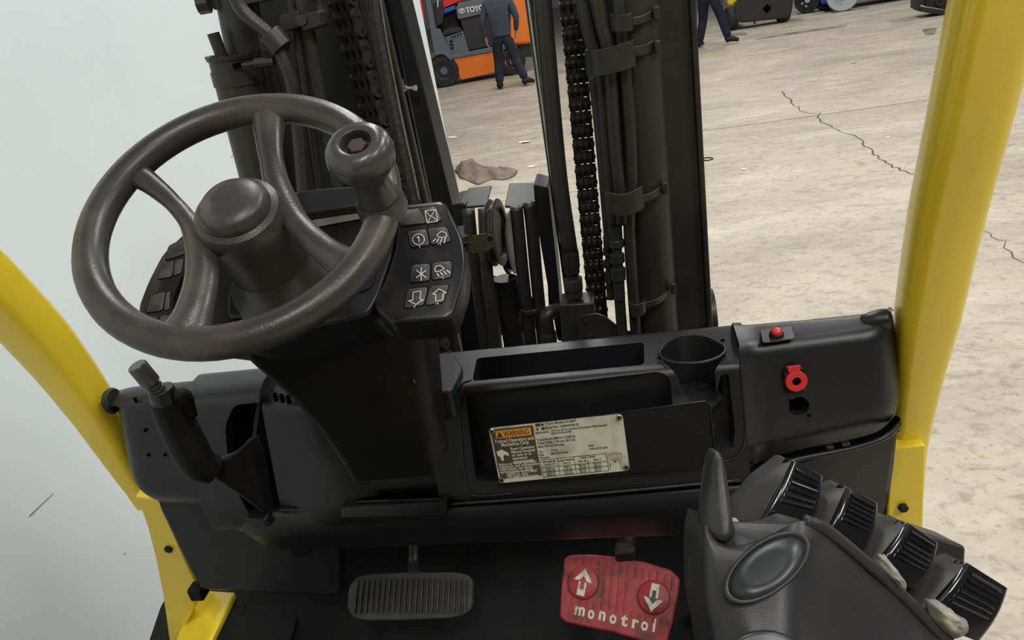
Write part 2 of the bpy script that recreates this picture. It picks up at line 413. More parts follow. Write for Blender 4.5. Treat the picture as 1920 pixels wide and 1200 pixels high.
MB().lathe([(0.0, 0.066), (0.0098, 0.066), (0.0098, 0.076), (0.0085, 0.0785), (0.0, 0.0785)], KB, KN, 6).build('knob_bolt', 'rust_bolt', wheel, 30, 0.0006)

# ---------------------------------------------------------------- instrument pod behind the wheel
DQ = SC - SN*0.125; DN = (SN + V((0, -0.05, -0.05))).normalized()
def dp(x, y, h=0.0): return on(x, y, DQ+DN*h, DN)
pod = MB()
outline = [(262, 580), (300, 500), (348, 438), (420, 400), (560, 372), (690, 364), (760, 384), (740, 470), (708, 560), (690, 590), (560, 620), (450, 640), (350, 628), (268, 614)]
top = rpoly([dp(x, y, -0.004) for x, y in outline], 0.012)
ctr = sum(top, V())/len(top)
bot = [ctr + (p-ctr)*0.97 - DN*0.075 + V((0.015, 0.0, 0)) for p in top]
pod.loft([top, bot])
podo = pod.build('instrument_pod', 'plastic', fork, 40, 0.004)
# sunk dark face and display
MB().prism(rpoly([dp(x, y, -0.002) for x, y in [(352, 470), (420, 425), (560, 398), (695, 388), (722, 420), (700, 540), (560, 585), (430, 612), (352, 612), (335, 560)]], 0.012), -DN*0.004).build('gauge_face', 'plastic_dark', podo, 40, 0.001)
MB().prism([dp(x, y, 0.0) for x, y in [(572, 416), (690, 398), (688, 409), (574, 430)]], DN*0.0015).build('display_screen', 'lcd', podo, 0)
vis = [dp(x, y, 0.0) for x, y in [(548, 412), (560, 372), (600, 366), (690, 360), (700, 392), (690, 398), (572, 416)]]
MB().prism(rpoly(vis, 0.006), DN*0.014).build('display_visor', 'plastic', podo, 40, 0.003)
MB().prism(rpoly([dp(x, y, -0.001) for x, y in [(432, 552), (560, 548), (556, 588), (432, 604)]], 0.008), DN*0.010).build('pod_fairing', 'plastic', podo, 40, 0.003)
# steering column shaft boot below hub
MB().lathe([(0.0, -0.08), (0.043, -0.08), (0.045, -0.10), (0.060, -0.122), (0.0, -0.122)], SC, SN, 32).build('shaft_boot', 'rubber', podo, 60)

def key_panel(name, poly, buttons, raise_h, depth, label):
    pp = rpoly([dp(x, y, raise_h) for x, y in poly], 0.010)
    c = sum(pp, V())/len(pp)
    mb = MB(); mb.loft([[c+(p-c)*0.93 + DN*0.003 for p in pp], [c+(p-c)*0.975 + DN*0.0022 for p in pp], pp, [c+(p-c)*1.0 - DN*depth + V((0, 0, -0.002)) for p in pp]])
    o = mb.build(name, 'panel', fork, 50, 0.0015, label=label)
    for q in buttons:
        bp_ = rpoly([dp(x, y, raise_h+0.0016) for x, y in q], 0.0035)
        cc = sum(bp_, V())/len(bp_)
        rim = MB(); big = [cc+(p-cc)*1.07 for p in bp_]
        MB().loft([[p + DN*0.0019 for p in big], [p - DN*0.001 for p in big]]).build('button_bezel', 'void', o, 40)
        MB().loft([[p + DN*0.0022 for p in bp_], [cc+(p-cc)*0.90 + DN*0.0030 for p in bp_]]).build('button', 'button', o, 40)
    return o
bR = [[(749, 398), (787, 392), (800, 420), (766, 425), (752, 426)], [(786, 393), (818, 389), (829, 415), (801, 420)],
      [(765, 436), (800, 431), (806, 462), (771, 466)], [(802, 430), (838, 427), (846, 455), (808, 461)],
      [(773, 499), (807, 496), (806, 528), (769, 532)], [(811, 495), (848, 491), (846, 522), (810, 527)],
      [(765, 544), (803, 540), (795, 574), (758, 580)], [(807, 539), (843, 535), (832, 569), (798, 574)]]
kp = key_panel('keypad_panel', [(750, 386), (834, 377), (850, 410), (868, 450), (874, 490), (870, 530), (850, 592), (838, 600), (735, 607), (698, 573), (722, 530), (742, 470), (748, 420)], bR, 0.010, 0.040, 'black keypad panel with white symbols beside the steering wheel')
bL = [[(318, 463), (350, 447), (352, 476), (312, 490)], [(305, 498), (328, 490), (324, 520), (296, 526)], [(330, 490), (346, 486), (342, 514), (326, 519)],
      [(285, 556), (312, 548), (306, 584), (276, 588)], [(314, 550), (322, 548), (320, 582), (309, 584)], [(272, 598), (298, 594), (296, 612), (276, 612)], [(302, 594), (322, 592), (322, 614), (300, 614)]]
key_panel('keypad_panel', [(350, 437), (358, 445), (352, 500), (326, 560), (322, 618), (270, 614), (260, 582), (280, 530), (308, 476)], bL, 0.008, 0.035, 'black keypad panel with blank buttons half hidden behind the steering wheel')
# white symbols
SYH = 0.010+0.0052
def sp(x, y): return dp(x, y, SYH)
def kline(pts, w=1.6, closed=False):
    mb = MB(); P = [sp(*p) for p in pts]
    if closed: P.append(P[0])
    hw = w/2*pxm(P[0])
    for a, b in zip(P, P[1:]):
        d = (b-a).normalized(); s = d.cross(DN)*hw; a2, b2 = a-d*hw*0.6, b+d*hw*0.6
        mb.prism([a2-s, b2-s, b2+s, a2+s], DN*0.0004)
    return mb
def sym(*mbs):
    m = MB()
    for q in mbs: m.add(q.v, q.f)
    m.build('button_symbol', 'icon', kp, 0)
sym(kline([(797, 396), (817, 393), (821, 415), (801, 418)], 1.6, True), kline([(799, 397), (804, 403), (808, 405.5), (811, 402), (815, 394)], 1.3), kline([(803, 416), (806, 408), (808, 405.5), (813, 408), (819, 414)], 1.3))
ell = lambda cx, cy, rx, ry, n=16, a0=0, a1=360: [(cx+rx*math.cos(math.radians(a0+(a1-a0)*k/n)), cy+ry*math.sin(math.radians(a0+(a1-a0)*k/n))) for k in range(n+1)]
sym(kline(ell(785, 449, 11, 10)), kline([(782, 446), (785, 443), (786, 454)], 1.8), kline([(787, 461), (787, 465)], 1.2))
sym(kline([(820, 440), (828, 434), (836, 437), (838, 443), (830, 446), (820, 443)], 1.6, True), *[kline([(817+6*k, 448-k), (812+7*k, 453+k)], 1.8) for k in range(4)], kline(ell(824, 459, 2.5, 2.5, 8, 180, 380), 1))
sym(*[kline([(790+11*math.cos(a), 514+12*math.sin(a)), (790-11*math.cos(a), 514-12*math.sin(a))], 2.0) for a in (math.radians(90), math.radians(35), math.radians(145))])
sym(kline([(815, 506), (818, 499), (826, 498), (833, 504), (826, 508), (817, 510)], 1.6, True), *[kline([(820+6*k, 513-2*k), (823+7*k, 518-2*k)], 2.0) for k in range(4)], kline(ell(829, 522, 2.5, 2.5, 8, 200, 400), 1))
sym(kline([(775, 548), (789, 546), (788, 562), (794, 562), (780, 571), (766, 564), (774, 563)], 1.6, True), kline([(778, 577), (776, 575), (780, 573)], 1))
sym(kline([(823, 542), (837, 549), (831, 550), (830, 563), (817, 565), (817, 552), (811, 552)], 1.6, True), kline([(817, 571), (821, 568), (822, 571)], 1))
# ignition key (a thing of its own, held in the pod's side)
kc = at(903, 455, D=0.90); kn = (CAM-kc).normalized(); kx = (RT*0.97+UP*0.08).normalized(); ky = kn.cross(kx).normalized(); kx = ky.cross(kn)
kpoly = [kc + (kx*a + ky*b)*pxm(kc) for a, b in [(-27, 3), (-20, 14), (12, 18), (24, 8), (25, -6), (12, -17), (-20, -20), (-26, -8)]]
kb = MB(); kb.prism(rpoly(kpoly, 0.004), -kn*0.003)
kb.tube([kc-kx*0.012, kc-kx*0.026-kn*0.012], 0.0028, 8, smooth=False)
key = kb.build('ignition_key', 'brass', None, 40, 0.0006)
tag(key, 'small dark ignition key sticking out beside the keypad panel', 'key')
MB().torus(kc + (kx*16+ky*6)*pxm(kc) + kn*0.0004, kn, 0.0022, 0.0008, 14, 6).build('key_hole', 'void', key, 180)
MB().lathe([(0.0, 0.0), (0.011, 0.0), (0.011, 0.02), (0.0, 0.02)], kc-kx*0.030-kn*0.030, kx*0.5+kn*0.6, 20).build('ignition_switch', 'plastic', fork, 40, 0.001)

# ---------------------------------------------------------------- column cover
tl, tr = at(462, 672, D=0.86), at(792, 628, D=0.93)
rows = []
for a, b in (((436, 660), (790, 612)), ((470, 692), (795, 640)), ((535, 748), (803, 710)), ((586, 804), (809, 780)), ((628, 862), (815, 850)), ((655, 905), (822, 890))):
    t = (a[1]-660)/245.0
    d0, d1 = 0.86+0.175*t, 0.93+0.085*t
    p, q = at(*a, D=d0), at(*b, D=d1)
    bk = V((0.0, 0.11, 0.0))
    rows.append(rpoly([p, q, q+bk*0.7+V((0.004, 0, 0)), p+bk+V((0.01, 0, 0))], 0.018))
cc = MB().loft(rows).build('steering_column_cover', 'column', fork, 50)
MB().tube([at(776, 712, D=0.955), at(781, 728, D=0.965), at(783, 745, D=0.975)], 0.0004, 6).build('paint_scratch', 'arrow', cc, 0)
# base roll and lower lip of the column
MB().tube([at(655, 905, Y=0.985), at(830, 892, Y=0.985)], 0.028, 20, smooth=False).build('column_base_roll', 'column', fork, 50)
MB().loft([rpoly([at(x0, y0, Y=Y), at(x1, y1, Y=Y), at(x1, y1, Y=Y)+V((0, 0.04, 0)), at(x0, y0, Y=Y)+V((0, 0.04, 0))], 0.006)
           for x0, y0, x1, y1, Y in ((668, 942, 832, 934, 0.945), (640, 952, 836, 940, 0.930), (638, 970, 837, 966, 0.926), (662, 986, 830, 980, 0.95))]).build('column_lip', 'plastic', fork, 50, 0.003)
MB().prism([at(670, 935, Y=0.95), at(830, 925, Y=0.95), at(831, 934, Y=0.944), at(671, 942, Y=0.944)], (0, 0.02, 0)).build('column_slot', 'void', fork, 0)
MB().tube([at(670, 941, Y=0.942), at(831, 935, Y=0.942)], 0.0022, 8, smooth=False).build('slot_edge', 'plastic', fork, 50)

# ---------------------------------------------------------------- cowl
def xprof(x0, x1, prof, steps=2, bulge=None):
    rings = []
    for k in range(steps+1):
        t = k/steps; x = x0+(x1-x0)*t
        rings.append([V((x, y, z)) if bulge is None else bulge(V((x, y, z)), t) for y, z in prof])
    return MB().loft(rings)
def rprof(prof, r):
    return [(p.y, p.z) for p in rpoly([V((0, y, z)) for y, z in prof], r, 5)]
# central storage console
CX0, CX1 = -0.335, 0.152
prof = [(1.10, 1.20)] + rprof([(1.10, 1.20), (1.092, 1.452), (0.985, 1.437), (0.942, 1.252), (0.965, 1.235), (0.985, 1.20)], 0.014)[6:]
con = xprof(CX0, CX1, prof).build('storage_console', 'plastic', fork, 40, label='black plastic dashboard console with slot tray, pocket and cup holder')
tz = lambda x, y, z: at(x, y, Z=z)
slot = rpoly([tz(884, 712, 1.442), tz(1209, 681, 1.442), tz(1208, 641, 1.448), tz(893, 671, 1.448)], 0.008)
c1 = MB(); cs = sum(slot, V())/len(slot)
c1.loft([[p+V((0, 0, 0.03)) for p in slot], [cs+(p-cs)*0.985+V((0, 0, -0.055)) for p in slot]])
cup = tz(1297, 657, 1.447); CUPR = 0.047
c2 = MB().lathe([(0.0, 0.06), (CUPR, 0.06), (CUPR, 0.0), (CUPR*0.9, -0.085), (0.0, -0.085)], cup, (0, 0, 1), 36)
c3 = MB().box((cup.x+0.002, cup.y-0.06, 1.42), (0.052, 0.12, 0.14))
FN = V((0, -0.974, 0.226)).normalized(); FP = V((0, 0.942, 1.252))
fp = lambda x, y, h=0.0: on(x, y, FP+FN*h, FN)
pocket = rpoly([fp(x, y) for x, y in [(872, 738), (1236, 698), (1254, 706), (1264, 745), (1333, 742), (1340, 862), (1300, 867), (938, 902), (892, 902)]], 0.008)
pk_t, pk_b = max(p.z for p in pocket), min(p.z for p in pocket)
c4 = MB().loft([[p+FN*0.03 for p in pocket], [p - FN*(0.010+0.036*min(1, 1.3*(pk_t-p.z)/(pk_t-pk_b))) for p in pocket]])
slot2 = rpoly([fp(x, y) for x, y in [(1352, 702), (1366, 700), (1378, 800), (1376, 838), (1358, 842), (1340, 842), (1338, 760)]], 0.006)
c5 = MB().prism([p+FN*0.03 for p in slot2], -FN*0.070)
cut(con, [c1, c2, c3, c4, c5])
b = con.modifiers.new('bevel', 'BEVEL'); b.width = 0.0028; b.segments = 2; b.limit_method = 'ANGLE'; b.angle_limit = math.radians(40)
# raised frame line round the pocket
frm = [fp(x, y, 0.001) for x, y in [(884, 712), (862, 735), (868, 860), (880, 920), (900, 930), (960, 925)]]
MB().tube(catmull(frm, 6), 0.0016, 8, smooth=False).build('pocket_rim', 'plastic', con, 180)
frm = [fp(x, y, 0.001) for x, y in [(1386, 650), (1392, 720), (1398, 800), (1394, 838), (1378, 858), (1345, 868)]]
MB().tube(catmull(frm, 6), 0.0016, 8, smooth=False).build('pocket_rim', 'plastic', con, 180)
MB().torus(cup+V((0, 0, -0.001)), (0, 0.12, 1), CUPR+0.0015, 0.0022, 40, 8, (math.radians(35), math.radians(325))).build('cup_holder_rim', 'plastic', con, 180)
MB().lathe([(0, 0), (CUPR*0.88, 0), (CUPR*0.88, 0.004), (CUPR*0.7, 0.0045), (CUPR*0.68, 0.002), (0, 0.002)], cup+V((0, 0, -0.0848)), (0, 0, 1), 32).build('cup_holder_base', 'console', con, 40)
for x, y in ((1240, 643), (1355, 638), (1237, 672), (1357, 668)):
    MB().lathe([(0, 0), (0.0032, 0), (0.0032, 0.001), (0, 0.001)], tz(x, y, 1.4455), (0, 0.12, 1), 12).build('screw_hole', 'void', con, 0)
# hinged panel carrying the data plate
flap = rpoly([fp(x, y, 0.012) for x, y in [(912, 806), (1160, 774), (1322, 752), (1332, 760), (1341, 868), (1300, 880), (936, 910)]], 0.006)
flo = MB().prism(flap, -FN*0.004).build('pocket_panel', 'plastic_dark', fork, 40, 0.0012)
MB().tube([fp(1160, 774, 0.0125), fp(1322, 752, 0.0125), fp(1331, 760, 0.0125), fp(1341, 866, 0.0125)], 0.0011, 8, smooth=False).build('panel_edge', 'plastic', flo, 180)

# ---- data plate
PH = 0.0135
q00, q10, q11, q01 = (fp(x, y, PH) for x, y in ((937, 906), (1181, 882), (1167, 776), (916, 803)))
def dq(u, v, h=0.0):       # u: 0..1 along, v: 0 top..1 bottom
    a = q01.lerp(q11, u); c = q00.lerp(q10, u); return a.lerp(c, v) + FN*h
plate = MB().prism(rpoly([dq(0, 0), dq(1, 0), dq(1, 1), dq(0, 1)], 0.006), -FN*0.0012).build('data_plate', 'plate_white', fork, 0, label='metal data plate with orange warning strip and capacity table')
def pquad(u0, v0, u1, v1, mat, name, h=0.0003):
    return MB().prism([dq(u0, v0, h), dq(u1, v0, h), dq(u1, v1, h), dq(u0, v1, h)], FN*0.0001).build(name, mat, plate, 0)
pquad(0.012, 0.03, 0.335, 0.93, 'plate_brown', 'warning_block')
pquad(0.045, 0.06, 0.315, 0.195, 'plate_orange', 'warning_strip', 0.0005)
pw = (dq(1, 0.5)-dq(0, 0.5)).length; ph = (dq(0.5, 1)-dq(0.5, 0)).length
def ptext(s, u, v, hfrac, wfrac, mat):
    o = dq(u, v, 0.0008)
    put_text(s, o, dq(1, v)-dq(0, v), dq(u, 0)-dq(u, 1), ph*hfrac, mat, plate, width=pw*wfrac, bold=0.02)
ptext('WARNING', 0.105, 0.175, 0.14, 0.195, 'ink')
MB().prism([dq(0.052, 0.180, .0008), dq(0.098, 0.180, .0008), dq(0.075, 0.075, .0008)], FN*0.0001).build('warning_triangle', 'ink', plate, 0)
ptext('A', 0.066, 0.165, 0.10, 0.018, 'plate_orange')
for s, u, v, w in (('Trained Operators and', 0.025, 0.275, 0.30), ('Mechanics Only', 0.068, 0.345, 0.215)): ptext(s, u, v, 0.088, w, 'ink_cream')
for k, (s, w) in enumerate((('Read Operating', .185), ('Manual located', .18), ('on seat or in', .15), ('operators', .115), ('compartment', .16))): ptext(s, 0.135, 0.425+0.058*k, 0.068, w, 'ink_cream')
for k, (s, w) in enumerate((('Failure to follow operating', .29), ('inspection, and maintenance', .305), ('instructions can cause', .25), ('serious injury or death!', .255))): ptext(s, 0.022, 0.705-0.0+0.045*k-0.02, 0.062, w, 'ink_cream')
for k, (s, w) in enumerate((('CAPACITY WITH MAST', .24), ('VERTICAL AND', .165), ('EQUIPPED AS SHOWN.', .245))): ptext(s, 0.068, 0.868+0.0+0.035*k-0.015+0.012*k, 0.06, w, 'ink_cream')
MB().prism([dq(u, v, .0006) for u, v in ((0.025, .43), (0.065, .395), (0.115, .47), (0.112, .525), (0.085, .49), (0.070, .52), (0.068, .60), (0.052, .60), (0.045, .525), (0.028, .50))], FN*0.0001).build('manual_icon', 'ink_cream', plate, 0)
for u, v, a, c, m in ((.355, .01, .035, .05, 'ink'), (.395, .02, .02, .035, 'ink'), (.358, .085, .012, .05, 'ink'), (.395, .085, .025, .045, 'ink')): pquad(u, v, u+a, v+c, m, 'code_mark')
for s, u, v, hh, w in (('Truck Model: H120FT', .43, .045, .055, .235), ('Serial No. U005V07812S', .425, .115, .055, .25), ('Attachment:', .345, .185, .05, .10), ('1372 mm (54 in) Carriage & Complete Pallet Handling', .46, .175, .05, .42), ('42R-RCP-4A-3C/SR', .46, .225, .05, .155),
                       ('Truck Weight 8890 kg (17600 lb)', .345, .315, .062, .29), ('Tread Width 1150 mm (45.3 in)', .345, .375, .062, .285), ('Back Tilt 6.0 Degrees', .345, .435, .062, .195), ('Tire', .345, .525, .055, .03), ('Front', .44, .520, .055, .05), ('Rear', .72, .505, .055, .045),
                       ('Size', .345, .58, .055, .035), ('28X12/5-5 Solid', .43, .578, .05, .13), ('7.00X15/5.5 Solid', .72, .565, .05, .14), ('Pressure', .345, .632, .055, .07)):
    ptext(s, u, v, hh, w, 'ink')
def pline(u0, v0, u1, v1, w=0.0011):
    a, c = dq(u0, v0, .0006), dq(u1, v1, .0006); d = (c-a).normalized(); s = d.cross(FN)*w*0.35
    MB().prism([a-s, c-s, c+s, a+s], FN*0.0001).build('table_rule', 'ink', plate, 0)
for v in (.655, .795, .88, .965): pline(.345, v, .845, v)
for u in (.345, .475, .60, .845): pline(u, .655, u, .965)
pline(.70, .735, .70, .965); pline(.60, .795, .845, .795)
for s, u, v, hh, w in (('MAXIMUM', .36, .715, .055, .095), ('CAPACITY', .36, .77, .055, .098), ('Load Height', .478, .715, .055, .115), ('Dim. A', .51, .77, .055, .06), ('Load Center', .645, .70, .055, .115), ('Dim. B', .625, .765, .055, .06), ('Dim. C', .74, .765, .055, .06),
                       ('5670 kg', .375, .835, .045, .065), ('(12500 lb)', .37, .872, .045, .075), ('4440mm', .51, .832, .045, .06), ('(175 in)', .51, .872, .045, .06), ('760 mm', .62, .832, .045, .06), ('(30 in)', .625, .872, .045, .05), ('760 mm', .735, .832, .045, .06), ('(30 in)', .74, .872, .045, .05),
                       ('3620 kg', .375, .918, .045, .065), ('(8000 lb)', .375, .955, .045, .07), ('4140 mm', .505, .916, .045, .068), ('(163.0 in)', .505, .955, .045, .07), ('760 mm', .62, .916, .045, .06), ('(30 in)', .625, .955, .045, .05), ('760 mm', .735, .916, .045, .06), ('(30 in)', .74, .955, .045, .05)):
    ptext(s, u, v, hh, w, 'ink')
for a in ((.875, .67, .925, .67), (.925, .67, .925, .77), (.925, .77, .875, .77), (.875, .77, .875, .67), (.86, .67, .86, .965), (.935, .77, .935, .965), (.95, .68, .95, .965), (.935, .68, .96, .68), (.875, .80, .935, .80)): pline(*a, w=.0008)
ptext('B', .895, .83, .05, .012, 'ink'); ptext('A', .856, .87, .05, .012, 'ink')
for u, v in ((.02, .06), (.972, .06), (.018, .945), (.975, .94)):
    p = dq(u, v)
    MB().lathe([(0, 0.001), (0.0048, 0.001), (0.0042, 0.0022), (0.0022, 0.0022), (0.002, 0.0005), (0, 0.0005)], p, FN, 16).build('rivet', 'chrome', plate, 50)
    MB().lathe([(0, 0.0012), (0.0019, 0.0012), (0.0019, 0.0014), (0, 0.0014)], p, FN, 12).build('rivet_hole', 'void', plate, 0)

# ---- right cowl box
prof_r = rprof([(1.105, 1.22), (1.082, 1.458), (1.012, 1.447), (0.985, 1.285), (1.02, 1.22)], 0.022)
def rb(p, t):
    q = p.copy()
    e = max(0, t-0.80)/0.20
    q.y += (0.040*e**2.2 + 0.022*t)*(1 if p.y < 1.04 else 0.2)
    q.x += 0.010*max(0, 1.40-p.z)/0.15*t
    if p.z > 1.4: q.z += 0.003*max(0, (t-0.72)/0.28)**2 - 0.003*t
    else: q.z += 0.028*t
    if t < 0.10: q.y -= 0.012*(1-t/0.10) if p.y < 1.06 else 0; q.z += 0.004*(1-t/0.10) if p.z > 1.4 else 0
    return q
box_r = xprof(0.153, 0.390, prof_r, 20, rb).build('cowl_box', 'plastic', fork, 40, 0.004, label='black plastic cowl corner with red button and socket')
MB().prism([V((0.152, y, z)) for y, z in [(p.y, p.z) for p in rpoly([V((0, 1.095, 1.26)), V((0, 1.088, 1.458)), V((0, 1.03, 1.452)), V((0, 0.972, 1.265)), V((0, 0.99, 1.25))], 0.014)]], (0.016, 0, 0)).build('cowl_rib', 'plastic', box_r, 40, 0.004)
RN = V((0.09, -0.981, 0.165)).normalized(); RP = V((0.153, 0.9865, 1.30))
rp = lambda x, y, h=0.0: on(x, y, RP+RN*h, RN)
# socket
sk = rp(1489, 711, 0.002); sx = V((1, 0, 0.04)).normalized(); sy = sx.cross(RN)*-1
def rq(a, b_, h=0.0): return sk + sx*a + (RN.cross(sx)).normalized()*b_ + RN*h
so = MB().prism(rpoly([rq(a, b_) for a, b_ in ((-.0155, -.019), (.0155, -.019), (.0155, .017), (-.0155, .017))], 0.003), RN*0.004).build('socket_plate', 'plastic_dark', fork, 40, 0.0008)
MB().lathe([(0.0065, 0.004), (0.0065, 0.009), (0.0155, 0.009), (0.0165, 0.007), (0.0165, 0.003), (0.0065, 0.003)], rq(0.001, -0.001), RN, 28).build('socket_ring', 'red', so, 50, 0.0006, label='red socket ring')
MB().prism([rq(a, b_, 0.004) for a, b_ in ((-.009, .014), (.007, .014), (.009, .024), (-.011, .024))], RN*0.005).build('socket_tab', 'red', so, 0, 0.0008)
MB().lathe([(0, 0.004), (0.0062, 0.004), (0.0062, 0.006), (0.0032, 0.006), (0.0030, 0.0045), (0, 0.0045)], rq(0.001, -0.001), RN, 20).build('socket_core', 'void', so, 40)
for a, b_ in ((-.012, .012), (.0125, -.0155)):
    MB().lathe([(0, 0.004), (0.0032, 0.004), (0.0028, 0.0056), (0, 0.006)], rq(a, b_), RN, 10).build('screw', 'paint', so, 40)
hp = rp(1499, 763, 0.002)
nt_ = at(1512, 606, Z=1.455)
cut(box_r, [MB().lathe([(0, -0.03), (0.0150, -0.03), (0.0150, 0.04), (0, 0.04)], hp, RN, 28), MB().box((nt_.x, 1.09, 1.45), (0.026, 0.03, 0.05))])
MB().lathe([(0, -0.03), (0.0165, -0.03), (0.0165, -0.026), (0, -0.026)], hp, RN, 24).build('hole_shade_disc', 'void', fork, 0)  # near-black disc painting the shade at the bottom of the hole
for x, y in ((1482, 751), (1516, 778)):
    MB().lathe([(0, 0.0), (0.0022, 0.0), (0.0022, 0.0045), (0, 0.0045)], rp(x, y), RN, 10).build('screw_hole', 'void', box_r, 0)
# red push button
bp0 = at(1456, 630, Z=1.452); BN = V((0, -0.16, 0.985)).normalized()
MB().prism(rpoly([at(x, y, Z=1.4515) for x, y in ((1424, 620), (1484, 613), (1492, 636), (1430, 645))], 0.006), (0, 0, 0.002)).build('button_plate', 'plastic', fork, 40, 0.0008)
pbo = MB().lathe([(0, -0.004), (0.0105, -0.004), (0.0105, 0.005), (0.0085, 0.007), (0, 0.007)], bp0, BN, 24).build('push_button', 'plastic_dark', fork, 50, label='red push button')
MB().lathe([(0, 0.006), (0.0078, 0.006), (0.0076, 0.010), (0.006, 0.0122), (0.003, 0.0132), (0, 0.0135)], bp0, BN, 24).build('button_cap', 'red', pbo, 60)
# notch in back edge and end bump
MB().loft([[V((0.372+a*math.cos(t)*(2.4 if math.cos(t) < 0 else 0.8), 1.062+a*1.1*math.sin(t), 1.452+h)) for t in [2*math.pi*k/20 for k in range(20)]] for a, h in ((0.016, -0.014), (0.014, 0.002), (0.010, 0.007), (0.005, 0.011), (0.0015, 0.0125))]).build('cowl_horn', 'plastic', box_r, 180)
MB().lathe([(0.006, 0), (0.019, 0), (0.019, 0.006), (0.006, 0.006)], at(1668, 622, X=0.394), (1, 0, 0), 20).build('grommet', 'brass', fork, 50)
# seam groove under right box
MB().tube([at(x, y, Y=Y) for x, y, Y in ((1395, 897, .955), (1425, 890, .96), (1443, 868, .975), (1500, 850, .985), (1600, 830, .990), (1655, 812, 1.0), (1682, 785, 1.03))], 0.0055, 8).build('seam_gap', 'void', fork, 180)
MB().tube([at(x, y, Y=Y) for x, y, Y in ((1395, 905, .95), (1430, 898, .955), (1448, 878, .968), (1500, 860, .978), (1600, 840, .983), (1658, 820, .99), (1686, 795, 1.02))], 0.0045, 8).build('seam_lip', 'plastic', fork, 180)
for x, y in ((1400, 893), (1427, 889), (1555, 838), (1585, 832)):
    MB().box(at(x, y, Y=0.966 if x < 1440 else 0.984), (0.012, 0.008, 0.006)).build('seam_clip', 'plastic', fork, 40, 0.001)

# ---- left cowl box
def lbg(p, t):
    q = p.copy(); e = max(0, 0.25-t)/0.25
    q.y += 0.045*e**2*(1 if p.y < 1.03 else 0.2)
    if p.z > 1.4: q.z -= 0.010*e**2
    if p.z < 1.35: q.z += 0.035*(1-t)
    return q
box_l = xprof(-0.925, -0.72, rprof([(1.10, 1.21), (1.085, 1.452), (1.03, 1.447), (0.985, 1.255), (1.02, 1.20)], 0.025), 16, lbg).build('cowl_box', 'plastic', fork, 40, 0.004, label='black plastic cowl corner behind the hand brake lever')
MB().lathe([(0, 0), (0.021, 0), (0.024, 0.006), (0.021, 0.012), (0, 0.012)], at(205, 752, X=-0.93), (1, 0, 0), 20).build('grommet', 'tyre', fork, 50)
LN = V((0, -0.973, 0.228)).normalized()
for x, y in ((274, 806), (280, 852), (311, 852), (254, 750), (374, 727)):
    p = on(x, y, V((0, 0.9835, 1.255)), LN) if y > 770 else at(x, y, Z=1.445)
    MB().lathe([(0, -0.004), (0.0028, -0.004), (0.0028, 0.004), (0, 0.004)], p, LN if y > 770 else (0, 0, 1), 10).build('screw_hole', 'void', box_l, 0)
# arch for the hand brake
arch = xprof(-0.752, -0.612, rprof([(1.10, 1.20), (1.09, 1.463), (1.0, 1.458), (0.945, 1.255), (0.96, 1.20)], 0.03), 2).build('brake_housing', 'plastic', fork, 40)
sl = rpoly([V((x, 0.90, z)) for x, z in ((-0.690, 1.33), (-0.680, 1.405), (-0.658, 1.437), (-0.55, 1.437), (-0.55, 1.15), (-0.655, 1.15), (-0.668, 1.24))], 0.012)
cut(arch, [MB().prism(sl, (0, 0.165, 0))])
MB().box((-0.65, 1.075, 1.33), (0.10, 0.01, 0.24)).build('brake_slot_back', 'void', fork, 0)
bv = arch.modifiers.new('bevel', 'BEVEL'); bv.width = 0.010; bv.segments = 3; bv.limit_method = 'ANGLE'; bv.angle_limit = math.radians(40)
MB().prism([at(482, 755, Y=1.03), at(488, 757, Y=1.03), at(478, 835, Y=1.0), at(470, 832, Y=1.0)], (0.0, 0.01, 0)).build('brake_bracket', 'paint', fork, 40)
# shroud beside the column
def shb(p, t):
    q = p.copy(); q.y -= 0.018*math.sin(math.pi*min(1, t*1.1)) if p.y < 1.03 else 0
    if p.z > 1.38: q.z -= 0.03*t + 0.02*(1-math.sin(math.pi*min(1, 0.25+t*0.6)))
    return q
xprof(-0.618, -0.40, rprof([(1.10, 1.20), (1.085, 1.455), (1.01, 1.447), (0.958, 1.25), (0.965, 1.20)], 0.035), 14, shb).build('column_shroud', 'plastic', fork, 50, label='rounded black plastic shroud beside the steering column')
for k in range(3):
    MB().box(at(517+12*k, 745+2*k, Y=0.99), (0.005, 0.006, 0.014)).build('vent_slot', 'void', fork, 0)
# panel behind the column (between shroud and console)
MB().box((-0.37, 1.04, 1.33), (0.10, 0.12, 0.22)).build('column_recess', 'plastic_dark', fork, 40, 0.006)
MB().prism(rpoly([tz(x, y, 1.452) for x, y in ((780, 672), (850, 660), (868, 690), (846, 732), (800, 740))], 0.008), (0, 0, -0.05)).build('column_ledge', 'plastic', fork, 40, 0.003)

# ---- lower dash panel
def lpb(p, t):
    q = p.copy(); e = max(0, 0.12-t)/0.12
    q.y += 0.05*e**2; q.z += 0.05*e**2 if p.z < 1.2 else 0.0
    q.z -= 0.018*t if p.z < 1.17 else 0
    return q
xprof(-0.765, 0.155, rprof([(1.10, 1.246), (0.948, 1.246), (0.945, 1.20), (0.985, 1.132), (1.10, 1.115)], 0.02), 24, lpb).build('lower_dash_panel', 'plastic', fork, 50, 0.0015)
MB().tube([V((-0.62, 0.951, 1.252)), V((-0.53, 0.949, 1.252)), V((-0.435, 0.948, 1.254))], 0.0025, 8).build('seam_lip', 'plastic', fork, 180)
MB().tube([V((-0.335, 0.945, 1.247)), V((-0.1, 0.944, 1.250)), V((0.14, 0.945, 1.258))], 0.0030, 8).build('seam_lip', 'plastic', fork, 180)
MB().tube([V((-0.335, 0.947, 1.2405)), V((-0.1, 0.946, 1.2435)), V((0.14, 0.947, 1.2515))], 0.0022, 8).build('seam_gap', 'void', fork, 180)
lip = at(488, 972, Y=0.945)
